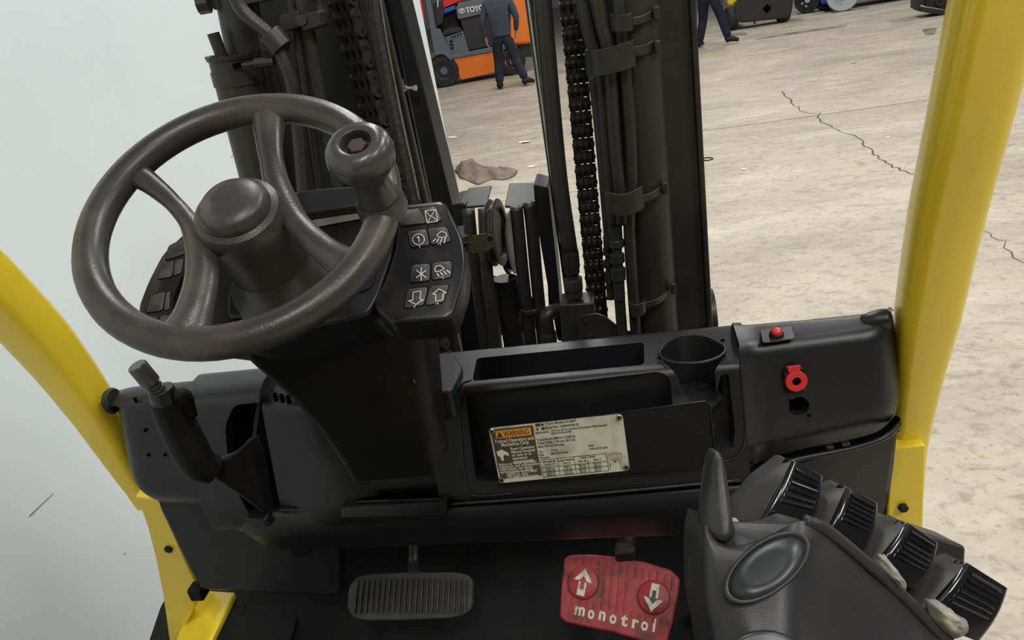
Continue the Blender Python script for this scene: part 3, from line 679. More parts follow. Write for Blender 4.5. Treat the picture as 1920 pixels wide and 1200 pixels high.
MB().loft([rpoly([lip+V((a*s, 0.0, b_*s)) + V((0, d, 0)) for a, b_ in ((-.022, .012), (.016, .006), (.020, -.012), (-.012, -.012))], 0.005) for s, d in ((0.8, -0.012), (1.0, -0.006), (1.0, 0.02))]).build('brake_slot_lip', 'plastic', fork, 50, 0.002)
# kick panels
def quad_slab(px, Y, thick, name, mat, bev=0.006):
    return MB().prism(rpoly([at(x, y, Y=Y) for x, y in px], 0.01), (0, thick, 0)).build(name, mat, fork, 40, bev)
quad_slab([(285, 925), (400, 900), (640, 960), (640, 1118), (600, 1117), (375, 1107), (350, 1060)], 1.06, 0.03, 'kick_panel', 'plastic')
MB().lathe([(0.010, 0), (0.020, 0), (0.020, 0.006), (0.010, 0.006)], at(564, 1028, Y=1.055), (0, -1, 0), 20).build('panel_boss', 'plastic_dark', fork, 50)
MB().loft([[at(x0, y0, Y=Y0), at(x1, y1, Y=Y0+dy), at(x1, y1, Y=Y0+dy)+V((0, .05, 0)), at(x0, y0, Y=Y0)+V((0, .05, 0))] for x0, y0, x1, y1, Y0, dy in
           ((1300, 930, 1690, 795, 1.0, 0.03), (1300, 990, 1680, 880, 1.01, 0.03), (1300, 1050, 1668, 960, 1.05, 0.01), (1300, 1250, 1660, 1200, 1.08, 0.0))]).build('kick_panel', 'plastic', fork, 50, 0.012)
# footwell
MB().box((-0.28, 1.36, 1.0), (1.4, 0.04, 0.5)).build('firewall', 'plastic_dark', fork, 0)
MB().loft([[V((-0.92, 0.2, 0.80)), V((0.42, 0.2, 0.80)), V((0.42, 0.2, 0.77)), V((-0.92, 0.2, 0.77))], [V((-0.92, 1.10, 0.80)), V((0.42, 1.10, 0.80)), V((0.42, 1.1, 0.77)), V((-0.92, 1.1, 0.77))], [V((-0.92, 1.36, 0.90)), V((0.42, 1.36, 0.90)), V((0.42, 1.36, 0.87)), V((-0.92, 1.36, 0.87))]]).build('floor_plate', 'mat', fork, 30, 0.004)
MB().box((-0.275, 0.30, 0.51), (1.30, 2.1, 0.50)).build('chassis', 'plastic_dark', fork, 40, 0.02)
MB().prism([at(x, y, Z=0.805) for x, y in ((440, 1112), (575, 1118), (545, 1215), (400, 1215))], (0, 0, 0.012)).build('floor_mat', 'mat', fork, 40, 0.003)
MB().lathe([(0, 0), (0.024, 0), (0.020, 0.008), (0.012, 0.008), (0.010, 0.004), (0, 0.004)], at(478, 1128, Z=0.817), (0, 0, 1), 24).build('floor_boss', 'mat', fork, 50)
for pts, r in (([(900, 1105), (960, 1090), (1040, 1088)], 0.012), ([(640, 1100), (620, 1112), (600, 1150)], 0.022)):
    MB().tube([at(x, y, Y=1.20) for x, y in pts], r, 10).build('floor_pipe', 'mat', fork, 180)
MB().box(at(980, 1050, Y=1.30), (0.22, 0.05, 0.14)).build('pedal_bracket', 'plastic_dark', fork, 40, 0.01)

# ---------------------------------------------------------------- pedals
BPN = V((0, -0.72, 0.69)).normalized(); BPC = at(768, 1118, Y=1.045)
bpp = lambda x, y, h=0.0: on(x, y, BPC+BPN*h, BPN)
ol = [(668, 1081), (700, 1076), (770, 1073), (850, 1073), (876, 1078), (887, 1090), (885, 1140), (872, 1154), (840, 1160), (760, 1163), (690, 1164), (662, 1160), (650, 1140), (653, 1100)]
pdl = rpoly([bpp(x, y) for x, y in ol], 0.01)
brk = MB().prism(pdl, -BPN*0.016).build('brake_pedal', 'pedal_black', fork, 40, 0.003, label='wide black ribbed brake pedal')
for k in range(21):
    x = 668+ k*10.2
    a, c = bpp(x+3-0.06*k, 1088-3*math.sin(k/20*3.14), 0.0032), bpp(x-3+0.15*k, 1150-1*math.sin(k/20*3.14), 0.0032)
    m_ = (a+c)/2 + BPN*0.001
    MB().tube([a, m_, c], 0.0029, 6, 3, flat=(BPN, 1.1)).build('rib', 'pedal_black', brk, 60)
MB().tube([bpp(778, 1080, -0.010), at(776, 1060, Y=1.13), at(776, 1015, Y=1.17)], [0.014, 0.012, 0.010], 8, 5).build('pedal_arm', 'paint', brk, 60)
MPN = V((-0.04, -0.66, 0.75)).normalized(); MPC = at(1160, 1118, Y=1.03)
mpp = lambda x, y, h=0.0: on(x, y, MPC+MPN*h, MPN)
ol = [(1058, 1046), (1070, 1040), (1110, 1039), (1160, 1044), (1210, 1054), (1258, 1068), (1275, 1084), (1272, 1110), (1262, 1160), (1250, 1208), (1238, 1212), (1150, 1186), (1062, 1168), (1049, 1158), (1052, 1100)]
mono = MB().prism(rpoly([mpp(x, y) for x, y in ol], 0.006), -MPN*0.018).build('travel_pedal', 'pedal_red', fork, 40, 0.0035, label='red direction pedal with two white arrows')
def mrib(x0, y0, x1, y1):
    MB().tube([mpp(x0, y0, 0.0008), mpp(x1, y1, 0.0008)], 0.0022, 6, smooth=False, flat=(MPN, 0.7)).build('rib', 'pedal_red', mono, 60)
for k in range(15):
    t = k/14; x = 1066+t*196
    yt = 1047+ (t**1.7)*34; yb = 1126+ (t)*44
    segs = [(0, 1)]
    if 1066 <= x <= 1125: segs = [(0, .10), (.90, 1.08)]
    if 1192 <= x: segs = [(0, .22 if x < 1250 else .3), (.92, 1.05)]
    for s0, s1 in segs:
        mrib(x-8*s0, yt+(yb-yt)*s0, x-8*s1, yt+(yb-yt)*s1)
for (cx, cy, flip) in ((1094, 1093, 1), (1226, 1120, -1)):
    cpt = mpp(cx, cy)
    bo = MB().lathe([(0, 0), (0.030, 0), (0.0295, 0.006), (0.026, 0.0085), (0, 0.0095)], cpt, MPN, 32).build('pedal_button', 'pedal_red', mono, 60)
    ex = (mpp(cx+20, cy+5)-cpt).normalized(); ey = MPN.cross(ex).normalized()*flip
    def ap(sc, h): return [cpt + ex*a*sc + ey*b_*sc + MPN*h for a, b_ in ((0, .024), (.017, .002), (.007, .003), (.007, -.022), (-.007, -.022), (-.007, .003), (-.017, .002))]
    MB().prism(ap(1.05, 0.0085), MPN*0.0018).build('arrow', 'arrow', mono, 0)
    MB().prism(ap(0.52, 0.0095), MPN*0.0014).build('arrow_inset', 'pedal_red' if flip > 0 else 'lever_side', mono, 0)
txd = mpp(1228, 1178)-mpp(1075, 1146)
for ch, (x, y) in zip('monotrol', ((1076, 1151), (1101, 1158), (1121, 1161), (1142, 1167), (1164, 1172), (1183, 1176), (1201, 1180), (1222, 1183))):
    put_text(ch, mpp(x, y, 0.0012), txd, mpp(1150, 1100)-mpp(1146, 1150), 0.030, 'arrow', mono, ext=0.0008, bold=0.035, width=0.0045 if ch == 'l' else 0.019 if ch == 'm' else 0.0125)
put_text('HYSTER', mpp(1170, 1135, 0.0012), mpp(1176, 1066)-mpp(1170, 1135), mpp(1150, 1100)-mpp(1170, 1104), 0.016, 'pedal_red', mono, ext=0.0008)
MB().tube([mpp(1180, 1050, -0.016), at(1178, 1040, Y=1.12), at(1170, 1000, Y=1.17)], [0.022, 0.020, 0.028], 10, 5).build('pedal_arm', 'plastic_dark', mono, 60)
MB().box(at(1172, 1036, Y=1.09), (0.040, 0.03, 0.03)).build('pedal_hinge', 'paint', mono, 40, 0.006)

# ---------------------------------------------------------------- hand brake lever
hb = [at(x, y, D=d) for x, y, d in ((312, 752, .985), (330, 790, 1.0), (352, 835, 1.015), (372, 868, 1.03), (398, 880, 1.045))]
lev = MB().tube(hb, [0.0215, 0.0235, 0.0245, 0.0250, 0.0235, 0.0210], 20, 6).build('hand_brake_lever', 'rubber', fork, 60, label='hand brake lever with dark rubber grip')
lev.data.materials.clear(); lev.data.materials.append(M['plastic_dark'])
ax = (hb[0]-hb[1]).normalized()
MB().lathe([(0, -0.004), (0.0185, -0.004), (0.0165, 0.020), (0, 0.020)], hb[0], ax, 20).build('lever_collar', 'plastic', lev, 50, 0.001)
sax = (at(262, 692, D=0.955)-hb[0]).normalized()
MB().lathe([(0, 0.015), (0.0105, 0.015), (0.0105, 0.022), (0.008, 0.023), (0.0105, 0.026), (0.0105, 0.029), (0.008, 0.030), (0.008, 0.033), (0.0125, 0.034), (0.0125, 0.062), (0.011, 0.064), (0, 0.064)], hb[0], sax, 20).build('release_button', 'knob', lev, 50)
MB().tube([hb[0]+V((0.014, 0, 0.004)), hb[0]+V((0.023, 0.004, 0.0)), hb[0]+V((0.022, 0.006, -0.03))], [0.011, 0.012, 0.008], 10, 5).build('finger_guard', 'plastic_dark', lev, 180)
bo_ = rpoly([at(x, y, D=d) for x, y, d in ((392, 866, 1.045), (440, 848, 1.055), (470, 818, 1.065), (484, 850, 1.075), (492, 905, 1.085), (502, 968, 1.095), (452, 930, 1.075), (400, 896, 1.05))], 0.008)
boc = sum(bo_, V())/len(bo_)
MB().loft([[boc+(p-boc)*q + FW*h for p in bo_] for q, h in ((0.82, -0.008), (0.95, -0.003), (1.0, 0.008), (1.0, 0.03))]).build('lever_boot', 'plastic_dark', lev, 60, 0.003)

# ---------------------------------------------------------------- overhead guard legs
def leg(path, wx, dy, name, X, sgn, taper=(1, 1)):
    pts = catmull(path, 6); rings = []; tp_ = lerpseq(list(taper), len(pts))
    for i, p in enumerate(pts):
        d = (pts[min(i+1, len(pts)-1)]-pts[max(i-1, 0)]).normalized()
        s = V((1, 0, 0)); n = s.cross(d).normalized()
        rr = rrect(wx*tp_[i], dy*tp_[i], min(wx, dy)*0.28*tp_[i], 4)
        rings.append([p + s*a + n*b_ for a, b_ in rr])
    return MB().loft(rings).build(name, 'yellow', fork, 50)
RX = 0.435
rl = [at(x, y, X=RX) for x, y in ((1699, 930), (1704, 830), (1716, 720), (1738, 590), (1772, 410), (1816, 220), (1864, 10))]
rl.append(rl[-1] + (rl[-1]-rl[-2])*((2.26-rl[-1].z)/(rl[-1].z-rl[-2].z)))
rleg = leg(rl, 0.086, 0.072, 'overhead_guard_leg', RX, 1, (.55, .60, .78, .95, 1, 1, 1, 1))
# sleeve on the lower right leg
sp0 = [at(x, y, Y=rl[0].y-0.036) for x, y in ((1668, 842), (1736, 834), (1731, 990), (1727, 1060), (1660, 1060), (1664, 980))]
MB().prism(rpoly(sp0, 0.004), (0, 0.085, 0)).build('leg_sleeve', 'yellow', fork, 40, 0.005)
bpt = at(1692, 950, Y=rl[0].y-0.037)
MB().lathe([(0, 0), (0.0085, 0), (0.0085, 0.006), (0.007, 0.008), (0, 0.008)], bpt, (0, -1, 0), 6).build('leg_bolt', 'paint_dark', fork, 40, 0.0006)
# right flange of the leg
fl = [p+V((0.030+0.004*k, 0.02+0.003*k, 0)) for k, p in enumerate(rl[1:])]
leg(fl, 0.022, 0.05, 'leg_flange', RX, 1, (.5, .8, 1, 1, 1, 1))
LX = -0.985
ll = [at(x, y, X=LX) for x, y in ((276, 945), (258, 915), (222, 850), (160, 745), (75, 635), (-20, 535), (-120, 440))]
ll.append(ll[-1]+(ll[-1]-ll[-2])*((2.26-ll[-1].z)/(ll[-1].z-ll[-2].z)))
leg(ll, 0.085, 0.078, 'overhead_guard_leg', LX, -1, (.42, .46, .66, .9, 1, 1, 1, 1))
p0, p1, p2 = at(255, 935, Y=1.06), at(306, 945, Y=1.06), at(340, 1175, Z=0.825)
pn = (p1-p0).cross(p2-p0).normalized()
pn = pn if pn.y < 0 else -pn
lpp = lambda x, y, h=0.0: on(x, y, p0+pn*h, pn)
lpl = [(252, 930), (300, 940), (330, 1010), (356, 1070), (374, 1106), (360, 1150), (326, 1210), (318, 1210), (306, 1120), (292, 1050), (277, 990), (258, 938)]
MB().prism([lpp(x, y) for x, y in lpl], -pn*0.05).build('leg_sleeve', 'yellow', fork, 40, 0.003)
MB().lathe([(0, 0), (0.0085, 0), (0.0085, 0.005), (0.006, 0.007), (0, 0.007)], lpp(317, 1028), pn, 8).build('leg_bolt', 'paint_dark', fork, 40, 0.0006)
MB().prism([at(x, y, Z=0.83) for x, y in ((382, 1106), (441, 1110), (385, 1225), (318, 1225), (350, 1150))], (0, 0, -0.05)).build('step_frame', 'yellow', fork, 40, 0.004)
MB().box(at(372, 1108, Y=1.07), (0.03, 0.03, 0.03)).build('frame_pad', 'plastic_dark', fork, 40, 0.004)
# overhead guard roof, out of view, added to shade the footwell
RZ = 2.26
for xx in (RX, LX):
    MB().box((xx, -0.10, RZ), (0.08, 1.5, 0.07)).build('unseen_roof_rail', 'yellow', fork, 40, 0.012)
for k in range(7):
    MB().box(((RX+LX)/2, 0.52-0.20*k, RZ), (RX-LX, 0.05, 0.05)).build('unseen_roof_bar', 'yellow', fork, 40, 0.008)
MB().loft([[V((-0.28+x*sx_, -0.42+y*sx_, z)) for x, y in rrect(0.50, 0.50, 0.08)] for sx_, z in ((0.9, 0.80), (0.95, 1.02), (1.0, 1.10), (0.95, 1.20), (0.7, 1.21))]).build('operator_seat', 'plastic_dark', fork, 60)  # seat behind the camera, unseen, added to keep light off the footwell
MB().loft([[V((-0.28+x*sx_, -0.68-0.15*(z-1.2)+y, z)) for x, y in rrect(0.48, 0.12, 0.05)] for sx_, z in ((0.9, 1.15), (1.0, 1.3), (1.0, 1.6), (0.8, 1.78))]).build('unseen_backrest', 'plastic_dark', fork, 60)  # unseen backrest, added with the seat as a light blocker
MB().box((-0.28, -0.95, 0.95), (1.2, 0.9, 0.5)).build('unseen_engine_hood', 'yellow', fork, 40, 0.05)  # unseen hood, added to block light from behind
# front tyre below the step
MB().lathe([(0.15, -0.13), (0.36, -0.13), (0.40, -0.10), (0.41, 0), (0.40, 0.10), (0.36, 0.13), (0.15, 0.13)], (-1.02, 1.42, 0.41), (1, 0, 0), 48).build('front_tyre', 'tyre', fork, 40)
MB().loft([rpoly([at(x, y, Y=1.12) for x, y in ((322, 1100), (300, 1140), (270, 1230), (330, 1230), (330, 1150))], 0.01), rpoly([at(x, y, Y=1.12)+V((0, .12, -0.02)) for x, y in ((322, 1100), (300, 1140), (270, 1230), (330, 1230), (330, 1150))], 0.01)]).build('wheel_guard', 'tyre', fork, 40, 0.004)

# ---------------------------------------------------------------- armrest console
secs = []
ctl = [  # y-rows: list of (x,y,D) from left rim to right rim
    [(1318, 962, .60), (1326, 985, .585), (1345, 1015, .575), (1385, 1022, .57), (1440, 1005, .565), (1480, 984, .56), (1510, 976, .56), (1545, 992, .565)],
    [(1311, 1005, .59), (1325, 1015, .570), (1360, 1035, .558), (1410, 1040, .552), (1460, 1030, .548), (1500, 1015, .545), (1540, 1015, .555), (1590, 1030, .575)],
    [(1311, 1060, .58), (1326, 1065, .555), (1370, 1075, .545), (1420, 1080, .540), (1470, 1075, .538), (1515, 1068, .545), (1570, 1070, .562), (1640, 1075, .58)],
    [(1313, 1120, .57), (1330, 1124, .543), (1380, 1130, .532), (1430, 1132, .528), (1480, 1130, .528), (1525, 1126, .540), (1590, 1125, .560), (1700, 1128, .58)],
    [(1326, 1190, .56), (1345, 1192, .533), (1395, 1195, .520), (1445, 1196, .516), (1490, 1195, .518), (1530, 1194, .532), (1610, 1193, .555), (1765, 1195, .58)],
    [(1345, 1290, .55), (1365, 1290, .52), (1410, 1290, .508), (1460, 1290, .502), (1500, 1290, .505), (1545, 1290, .52), (1640, 1290, .545), (1860, 1290, .57)]]
rings = []
for row in ctl:
    f = catmull([at(x, y, D=d) for x, y, d in row], 4)
    bk = [p + FW*0.055 + V((0.0, 0.0, -0.012)) for p in reversed(f)]
    rings.append(f+bk)
rings2 = []
for j in range(len(rings[0])):
    rings2.append(catmull([r[j] for r in rings], 4))
rings = [[rings2[j][i] for j in range(len(rings2))] for i in range(len(rings2[0]))]
arm = MB().loft(rings).build('armrest_console', 'console', fork, 60, 0.004, label='black armrest console with four finger levers')
MB().loft([[at(x, y, D=d) for x, y, d in r] + [at(x, y, D=d)+FW*0.022 for x, y, d in reversed(r)] for r in (
    [(1311, 1010, .590), (1330, 1018, .572), (1362, 1035, .560), (1385, 1030, .562)], [(1317, 960, .592), (1336, 965, .580), (1362, 975, .575), (1380, 980, .575)], [(1324, 900, .598), (1338, 900, .590), (1358, 905, .588), (1370, 908, .590)], [(1332, 860, .604), (1340, 856, .598), (1352, 858, .597), (1360, 862, .598)], [(1339, 847, .606), (1343, 845, .604), (1348, 845, .604), (1352, 848, .604)])]).build('console_horn', 'console', arm, 180, 0, subsurf=1)
# thumb pad
pc = at(1438, 1062, D=0.532)
def thumb(sc, dz): return [at(1438+ (a*0.80 + b_*0.62)*sc, 1062 + (-a*0.60 + b_*0.80)*sc, D=0.5415+dz+ (0.000)) for a, b_ in [(92*math.cos(t)*(1+0.10*math.cos(t)), 47*math.sin(t)) for t in [2*math.pi*k/40 for k in range(40)]]]
def surf(x, y):
    best = min(range(len(fl_px)), key=lambda i: (fl_px[i][0]-x)**2+(fl_px[i][1]-y)**2); return fl_px[best][2]
fl_px = []
for r in rings:
    for p in r[:len(r)//2]:
        d = p-CAM; z = d.dot(FW); fl_px.append((960+F_PX*d.dot(RT)/z, 600-F_PX*d.dot(UP)/z, z))
def tpx(sc):
    return [(1438 + (a*0.80 + b_*0.62)*sc, 1064 + (-a*0.60 + b_*0.80)*sc) for a, b_ in [(88*math.cos(t), 44*math.sin(t)) for t in [2*math.pi*k/40 for k in range(40)]]]
def plane_fit():
    a, b_, c = [at(x, y, D=surf(x, y)) for x, y in ((1390, 1100), (1500, 1040), (1400, 1040))]
    n = (b_-a).cross(c-a).normalized(); return a, (n if n.dot(FW) < 0 else -n)
ta, tn = plane_fit()
th = lambda sc, h: [on(x, y, ta+tn*h, tn) for x, y in tpx(sc)]
MB().loft([th(1.12, -0.006), th(1.07, 0.0065), th(1.0, 0.0072), th(0.95, 0.0045)], cap=True).build('thumb_pad_rim', 'console', arm, 180)
MB().loft([th(0.96, 0.0030), th(0.96, 0.0056), th(0.5, 0.0048), th(0.05, 0.0046)]).build('thumb_pad', 'pad', arm, 180)
MB().lathe([(0, 0), (0.035, 0), (0.037, 0.003), (0.034, 0.005), (0, 0.002)], at(1440, 1290, D=0.505), -FW+UP*0.3, 32).build('thumb_pad', 'pad', arm, 180)
# right rim edge
MB().tube([at(x, y, D=d) for x, y, d in ((1507, 976, .562), (1547, 993, .565), (1613, 1046, .576), (1680, 1106, .580), (1773, 1200, .580), (1850, 1280, .572))], 0.0050, 10).build('console_rim', 'console', arm, 180)
MB().loft([[at(x, y, D=d) for x, y, d in r] + [at(x, y, D=d)+FW*0.05 for x, y, d in reversed(r)] for r in ([(1335, 1005, .60), (1345, 965, .61), (1385, 940, .62), (1408, 1000, .605)], [(1350, 1025, .585), (1375, 1010, .585), (1400, 1010, .585), (1415, 1025, .585)])]).build('foam_lining', 'foam', arm, 180, 0, subsurf=1)

def finger_lever(tl, tr, br, bl, side, D0, foam=None):
    # front face quad (px), top depth D0; thick wedge going away
    f = [at(*tl, D=D0), at(*tr, D=D0+.004), at(*br, D=D0-.012), at(*bl, D=D0-.016)]
    n = (f[1]-f[0]).cross(f[3]-f[0]).normalized(); n = n if n.dot(FW) < 0 else -n
    away = at(*side, D=D0+0.022) - f[3]
    e = [f[0]+(FW*0.012+UP*0.0)+RT*-0.004, f[1]+FW*0.014, f[2]+FW*0.03, f[3]+away]
    mb = MB()
    rows = []
    for t in [k/8 for k in range(9)]:
        cv = math.sin(math.pi*t)*0.004
        A, B = f[0].lerp(f[3], t)+n*cv, f[1].lerp(f[2], t)+n*cv
        Cc, Dd = e[1].lerp(e[2], t), e[0].lerp(e[3], t)
        rows.append(rpoly([A, B, Cc, Dd], 0.004, 3))
    lo = MB().loft(rows).build('finger_lever', 'lever', arm, 50, 0.0015)
    return lo, f, n
LV = [((1487, 862), (1544, 894), (1522, 1000), (1420, 985), (1398, 955), .640), ((1588, 912), (1648, 945), (1625, 1040), (1545, 1005), (1528, 965), .640), ((1702, 980), (1762, 1020), (1722, 1110), (1630, 1070), (1618, 1030), .635), ((1814, 1055), (1893, 1105), (1838, 1205), (1722, 1160), (1715, 1120), .628)]
for tl_, tr_, br_, bl_, side, D0 in LV:
    lo, f, n = finger_lever(tl_, tr_, br_, bl_, side, D0)
    for k in range(6):
        t = 0.12+0.095*k; cv = math.sin(math.pi*t)*0.004
        A = f[0].lerp(f[3], t)+n*cv; B = f[1].lerp(f[2], t)+n*cv
        MB().tube([A.lerp(B, 0.16)+n*0.0006, A.lerp(B, 0.84)+n*0.0006], 0.0017, 6, smooth=False).build('grip_rib', 'lever', lo, 60)
    # flank in a paler grey than the front face
    side_pts = [f[0].lerp(f[3], t) for t in (0.02, 0.35, 0.7, 0.98)]
    aw = at(*side, D=D0+0.03) - f[3]
    MB().loft([[p, p + (-RT*0.010*s - UP*0.002 + FW*0.016) * 1.0, p + (-RT*0.014*s + FW*0.03)] + [p+FW*0.028] for p, s in zip(side_pts, (0.35, 1.3, 1.7, 1.6))]).build('lever_flank', 'lever_side', lo, 180, 0.001)
# torn foam lumps
def lump(px, D, name='torn_foam'):
    mb = MB(); pts = [at(x, y, D=D) for x, y in px]; c = sum(pts, V())/len(pts)
    rings = []
    pts = catmull(pts+[pts[0]], 5)[:-1]
    for q in range(9):
        s = 1-q/8.4; h = 0.006 - 0.016*math.sin(min(1, q/6)*math.pi/2)
        ring = []
        for p in pts:
            w = c+(p-c)*s; nz = noise.noise(w*160)+0.6*noise.noise(w*420)
            ring.append(w + FW*(h + 0.0028*nz) + (p-c).normalized()*0.0022*nz)
        rings.append(ring)
    mb.loft(rings).build(name, 'foam', arm, 180)
lump([(1650, 1040), (1665, 1045), (1682, 1065), (1702, 1095), (1700, 1115), (1685, 1115), (1665, 1090), (1648, 1065)], .582)
lump([(1740, 1125), (1762, 1128), (1780, 1140), (1800, 1155), (1822, 1170), (1818, 1192), (1795, 1205), (1770, 1190), (1745, 1160)], .578)
# console back plate behind the levers
MB().prism(rpoly([at(x, y, D=.70) for x, y in ((1640, 972), (1660, 975), (1812, 1025), (1810, 1060), (1780, 1200), (1650, 1160), (1600, 1060))], 0.004), FW*0.05).build('console_housing', 'console', arm, 40, 0.004)

# ================================================================== MAST
def vpath(xa, ya, xb, yb, Y, z0=None, z1=None):
    p, q = at(xa, ya, Y=Y), at(xb, yb, Y=Y)
    if p.z > q.z: p, q = q, p
    d = q-p
    a = p if z0 is None else p+d*((z0-p.z)/d.z)
    b_ = q if z1 is None else p+d*((z1-p.z)/d.z)
    return a, b_
def vtube(name, xa, ya, xb, yb, Y, wpx, mat, z0=0.9, z1=2.3, parent=None, n=20):
    a, b_ = vpath(xa, ya, xb, yb, Y, z0, z1)
    r = wpx/2*pxm(at((xa+xb)/2, (ya+yb)/2, Y=Y))
    return MB().tube([a, b_], r, n, smooth=False).build(name, mat, parent or fork, 50)
def vslab(name, top, bot, Y, thick, mat, z0=None, z1=2.3, bev=0.003, parent=None):   # top=(y,xl,xr) bot=(y,xl,xr)
    l = vpath(top[1], top[0], bot[1], bot[0], Y, z0, z1); r = vpath(top[2], top[0], bot[2], bot[0], Y, z0, z1)
    return MB().prism([l[0], r[0], r[1], l[1]], (0, thick, 0)).build(name, mat, parent or fork, 40, bev)
# ---- right side
vslab('mast_rail', (60, 1222, 1303), (600, 1250, 1333), 1.44, 0.16, 'paint', 0.5)
vslab('mast_rail_web', (60, 1296, 1308), (600, 1326, 1336), 1.425, 0.03, 'paint', 0.5)
MB().lathe([(0, -0.02), (0.055, -0.02), (0.055, 0.02), (0, 0.02)], at(1322, 590, Y=1.5), (1, 0, 0), 28).build('mast_roller', 'paint', fork, 40)
vtube('lift_cylinder', 1186, 60, 1228, 600, 1.385, 92, 'paint', 0.7)
rh = []
for nm, pts, w, Y in (('hydraulic_hose', ((1080, -60), (1105, 60), (1125, 130), (1136, 260), (1146, 380), (1150, 460)), 26, 1.345), ('hydraulic_hose', ((1112, -60), (1128, 40), (1142, 110), (1152, 260), (1164, 380), (1166, 420)), 26, 1.325),
                      ('hydraulic_hose', ((1158, -60), (1160, 30), (1166, 90), (1178, 200), (1184, 330), (1180, 430), (1192, 620), (1198, 720)), 25, 1.33), ('hydraulic_hose', ((1112, 130), (1126, 260), (1138, 400), (1144, 470)), 20, 1.35)):
    MB().tube([at(x, y, Y=Y) for x, y in pts], w/2*pxm(at(*pts[2], Y=Y)), 14, 6).build(nm, 'hose', fork, 180)
def strap(pts, Y, hpx, name='hose_clip', mat='paint', th=0.004):
    P = [at(x, y, Y=Y + dy) for x, y, dy in pts]
    P = catmull(P, 5); h = hpx*pxm(P[0])
    rings = [[p+V((0, 0, h/2)), p+V((0, -th, h/2)), p+V((0, -th, -h/2)), p+V((0, 0, -h/2))] for p in P]
    return MB().loft(rings).build(name, mat, fork, 40, 0.001)
strap(((1098, 118, 0), (1120, 118, -.02), (1150, 112, -.02), (1186, 100, -.01), (1190, 95, 0.0)), 1.315, 46)
strap(((1190, 96, 0), (1210, 92, .012), (1228, 84, .03)), 1.325, 18, 'strap_band')
strap(((1145, 42, 0), (1160, 44, -.012), (1180, 42, -.01), (1186, 38, 0)), 1.32, 30)
strap(((1186, 40, 0), (1205, 36, .01), (1228, 24, .03)), 1.325, 14, 'strap_band')
strap(((1126, 372, 0), (1140, 380, -.02), (1170, 384, -.022), (1190, 377, -.015), (1206, 368, 0)), 1.305, 42)
strap(((1206, 372, 0), (1225, 365, .012), (1243, 352, .035)), 1.315, 14, 'strap_band')
strap(((1180, 575, 0), (1190, 582, -.012), (1205, 578, -.008), (1210, 570, 0)), 1.31, 26)
strap(((1208, 572, 0), (1235, 563, .010), (1255, 545, .045)), 1.315, 12, 'strap_band')
for x, y in ((1230, 25), (1232, 88), (1246, 352), (1262, 540)):
    MB().box(at(x, y, Y=1.345), (0.010, 0.014, 0.022)).build('strap_buckle', 'paint', fork, 40, 0.002)
# hose couplings at the bottom of the hoses
def coupling(x, y, Y, s=1.0, n=1):
    p = at(x, y, Y=Y); q = at(x+8, y+150, Y=Y); ax = (p-q).normalized()
    prof = [(0, -0.10), (0.010, -0.10), (0.010, -0.066), (0.013, -0.064), (0.013, -0.045), (0.009, -0.043), (0.009, -0.034), (0.0125, -0.033), (0.0125, -0.020), (0.0085, -0.018), (0.0085, -0.010), (0.0125, -0.006), (0.0125, 0.004), (0.0105, 0.006), (0.0105, 0.03), (0, 0.03)]
    MB().lathe([(r*s, h*s) for r, h in prof], p, ax, 10).build('hose_coupling', 'paint', fork, 35)
coupling(1156, 455, 1.33, 1.15); coupling(1142, 470, 1.355, 1.0)
vtube('hydraulic_pipe', 1160, 540, 1168, 640, 1.335, 20, 'paint', 1.0, 1.42)

# ---- chains
def chain(name, xa, ya, xb, yb, Y, pitch, widths, pl, mat, matside, z0, z1, label, tilt=0.0):
    a, b_ = vpath(xa, ya, xb, yb, Y, z0, z1)
    d = (b_-a); L = d.length; d.normalize()
    s = V((math.cos(tilt), math.sin(tilt), 0)); s = (s-d*s.dot(d)).normalized(); nrm = s.cross(d)
    root = MB().tube([a+nrm*0.0, b_+nrm*0.0], 0.0025, 6, smooth=False).build(name, mat, fork, 60, label=label)
    def link_mesh(offs, sided):
        mb = MB()
        for o_ in offs:
            ring = []
            for k in range(7): t = math.pi*k/6; ring.append(d*(pitch/2+pl*math.sin(t)) + nrm*(pl*math.cos(t)))
            ring.append(d*0.0 + nrm*(-pl*0.9))
            for k in range(7): t = math.pi*k/6; ring.append(-d*(pitch/2+pl*math.sin(t)) - nrm*(pl*math.cos(t)))
            ring.append(d*0.0 + nrm*(pl*0.9))
            th = widths/7*0.985
            mb.prism([p + s*(o_-th/2) for p in ring], s*th)
        mb.tube([d*(pitch/2)-s*(widths*0.54), d*(pitch/2)+s*(widths*0.54)], pl*0.36, 8, smooth=False)
        me = bpy.data.meshes.new('chain_link'); me.from_pydata([tuple(p) for p in mb.v], [], mb.f)
        bm = bmesh.new(); bm.from_mesh(me); bmesh.ops.recalc_face_normals(bm, faces=bm.faces); bm.to_mesh(me); bm.free()
        me.materials.append(M[mat]); me.materials.append(M[matside])
        if sided:
            last = offs[-1]
            for p in me.polygons:
                if p.center.dot(s) > last-widths/14: p.material_index = 1
        return me
    w7 = widths/7
    A = link_mesh([w7*k for k in (-3, -1, 1, 3)], True); B = link_mesh([w7*k for k in (-2, 0, 2)], False)
    n = int(L/pitch)
    for i in range(n):
        o = bpy.data.objects.new('chain_link', A if i % 2 == 0 else B); COL.objects.link(o)
        o.location = a + d*(pitch*(i+0.5)); o.parent = root
    return root
chain('mast_chain', 1072, 20, 1120, 570, 1.46, 0.0254, 0.040, 0.0119, 'chain', 'chain', 1.20, 2.12, 'oily black lift chain beside the lift cylinder')
chain('mast_chain', 650, 30, 708, 240, 1.42, 0.0270, 0.050, 0.0120, 'chain', 'chain_plate', 1.25, 2.18, 'oily black lift chain with bright side plates', -0.35)
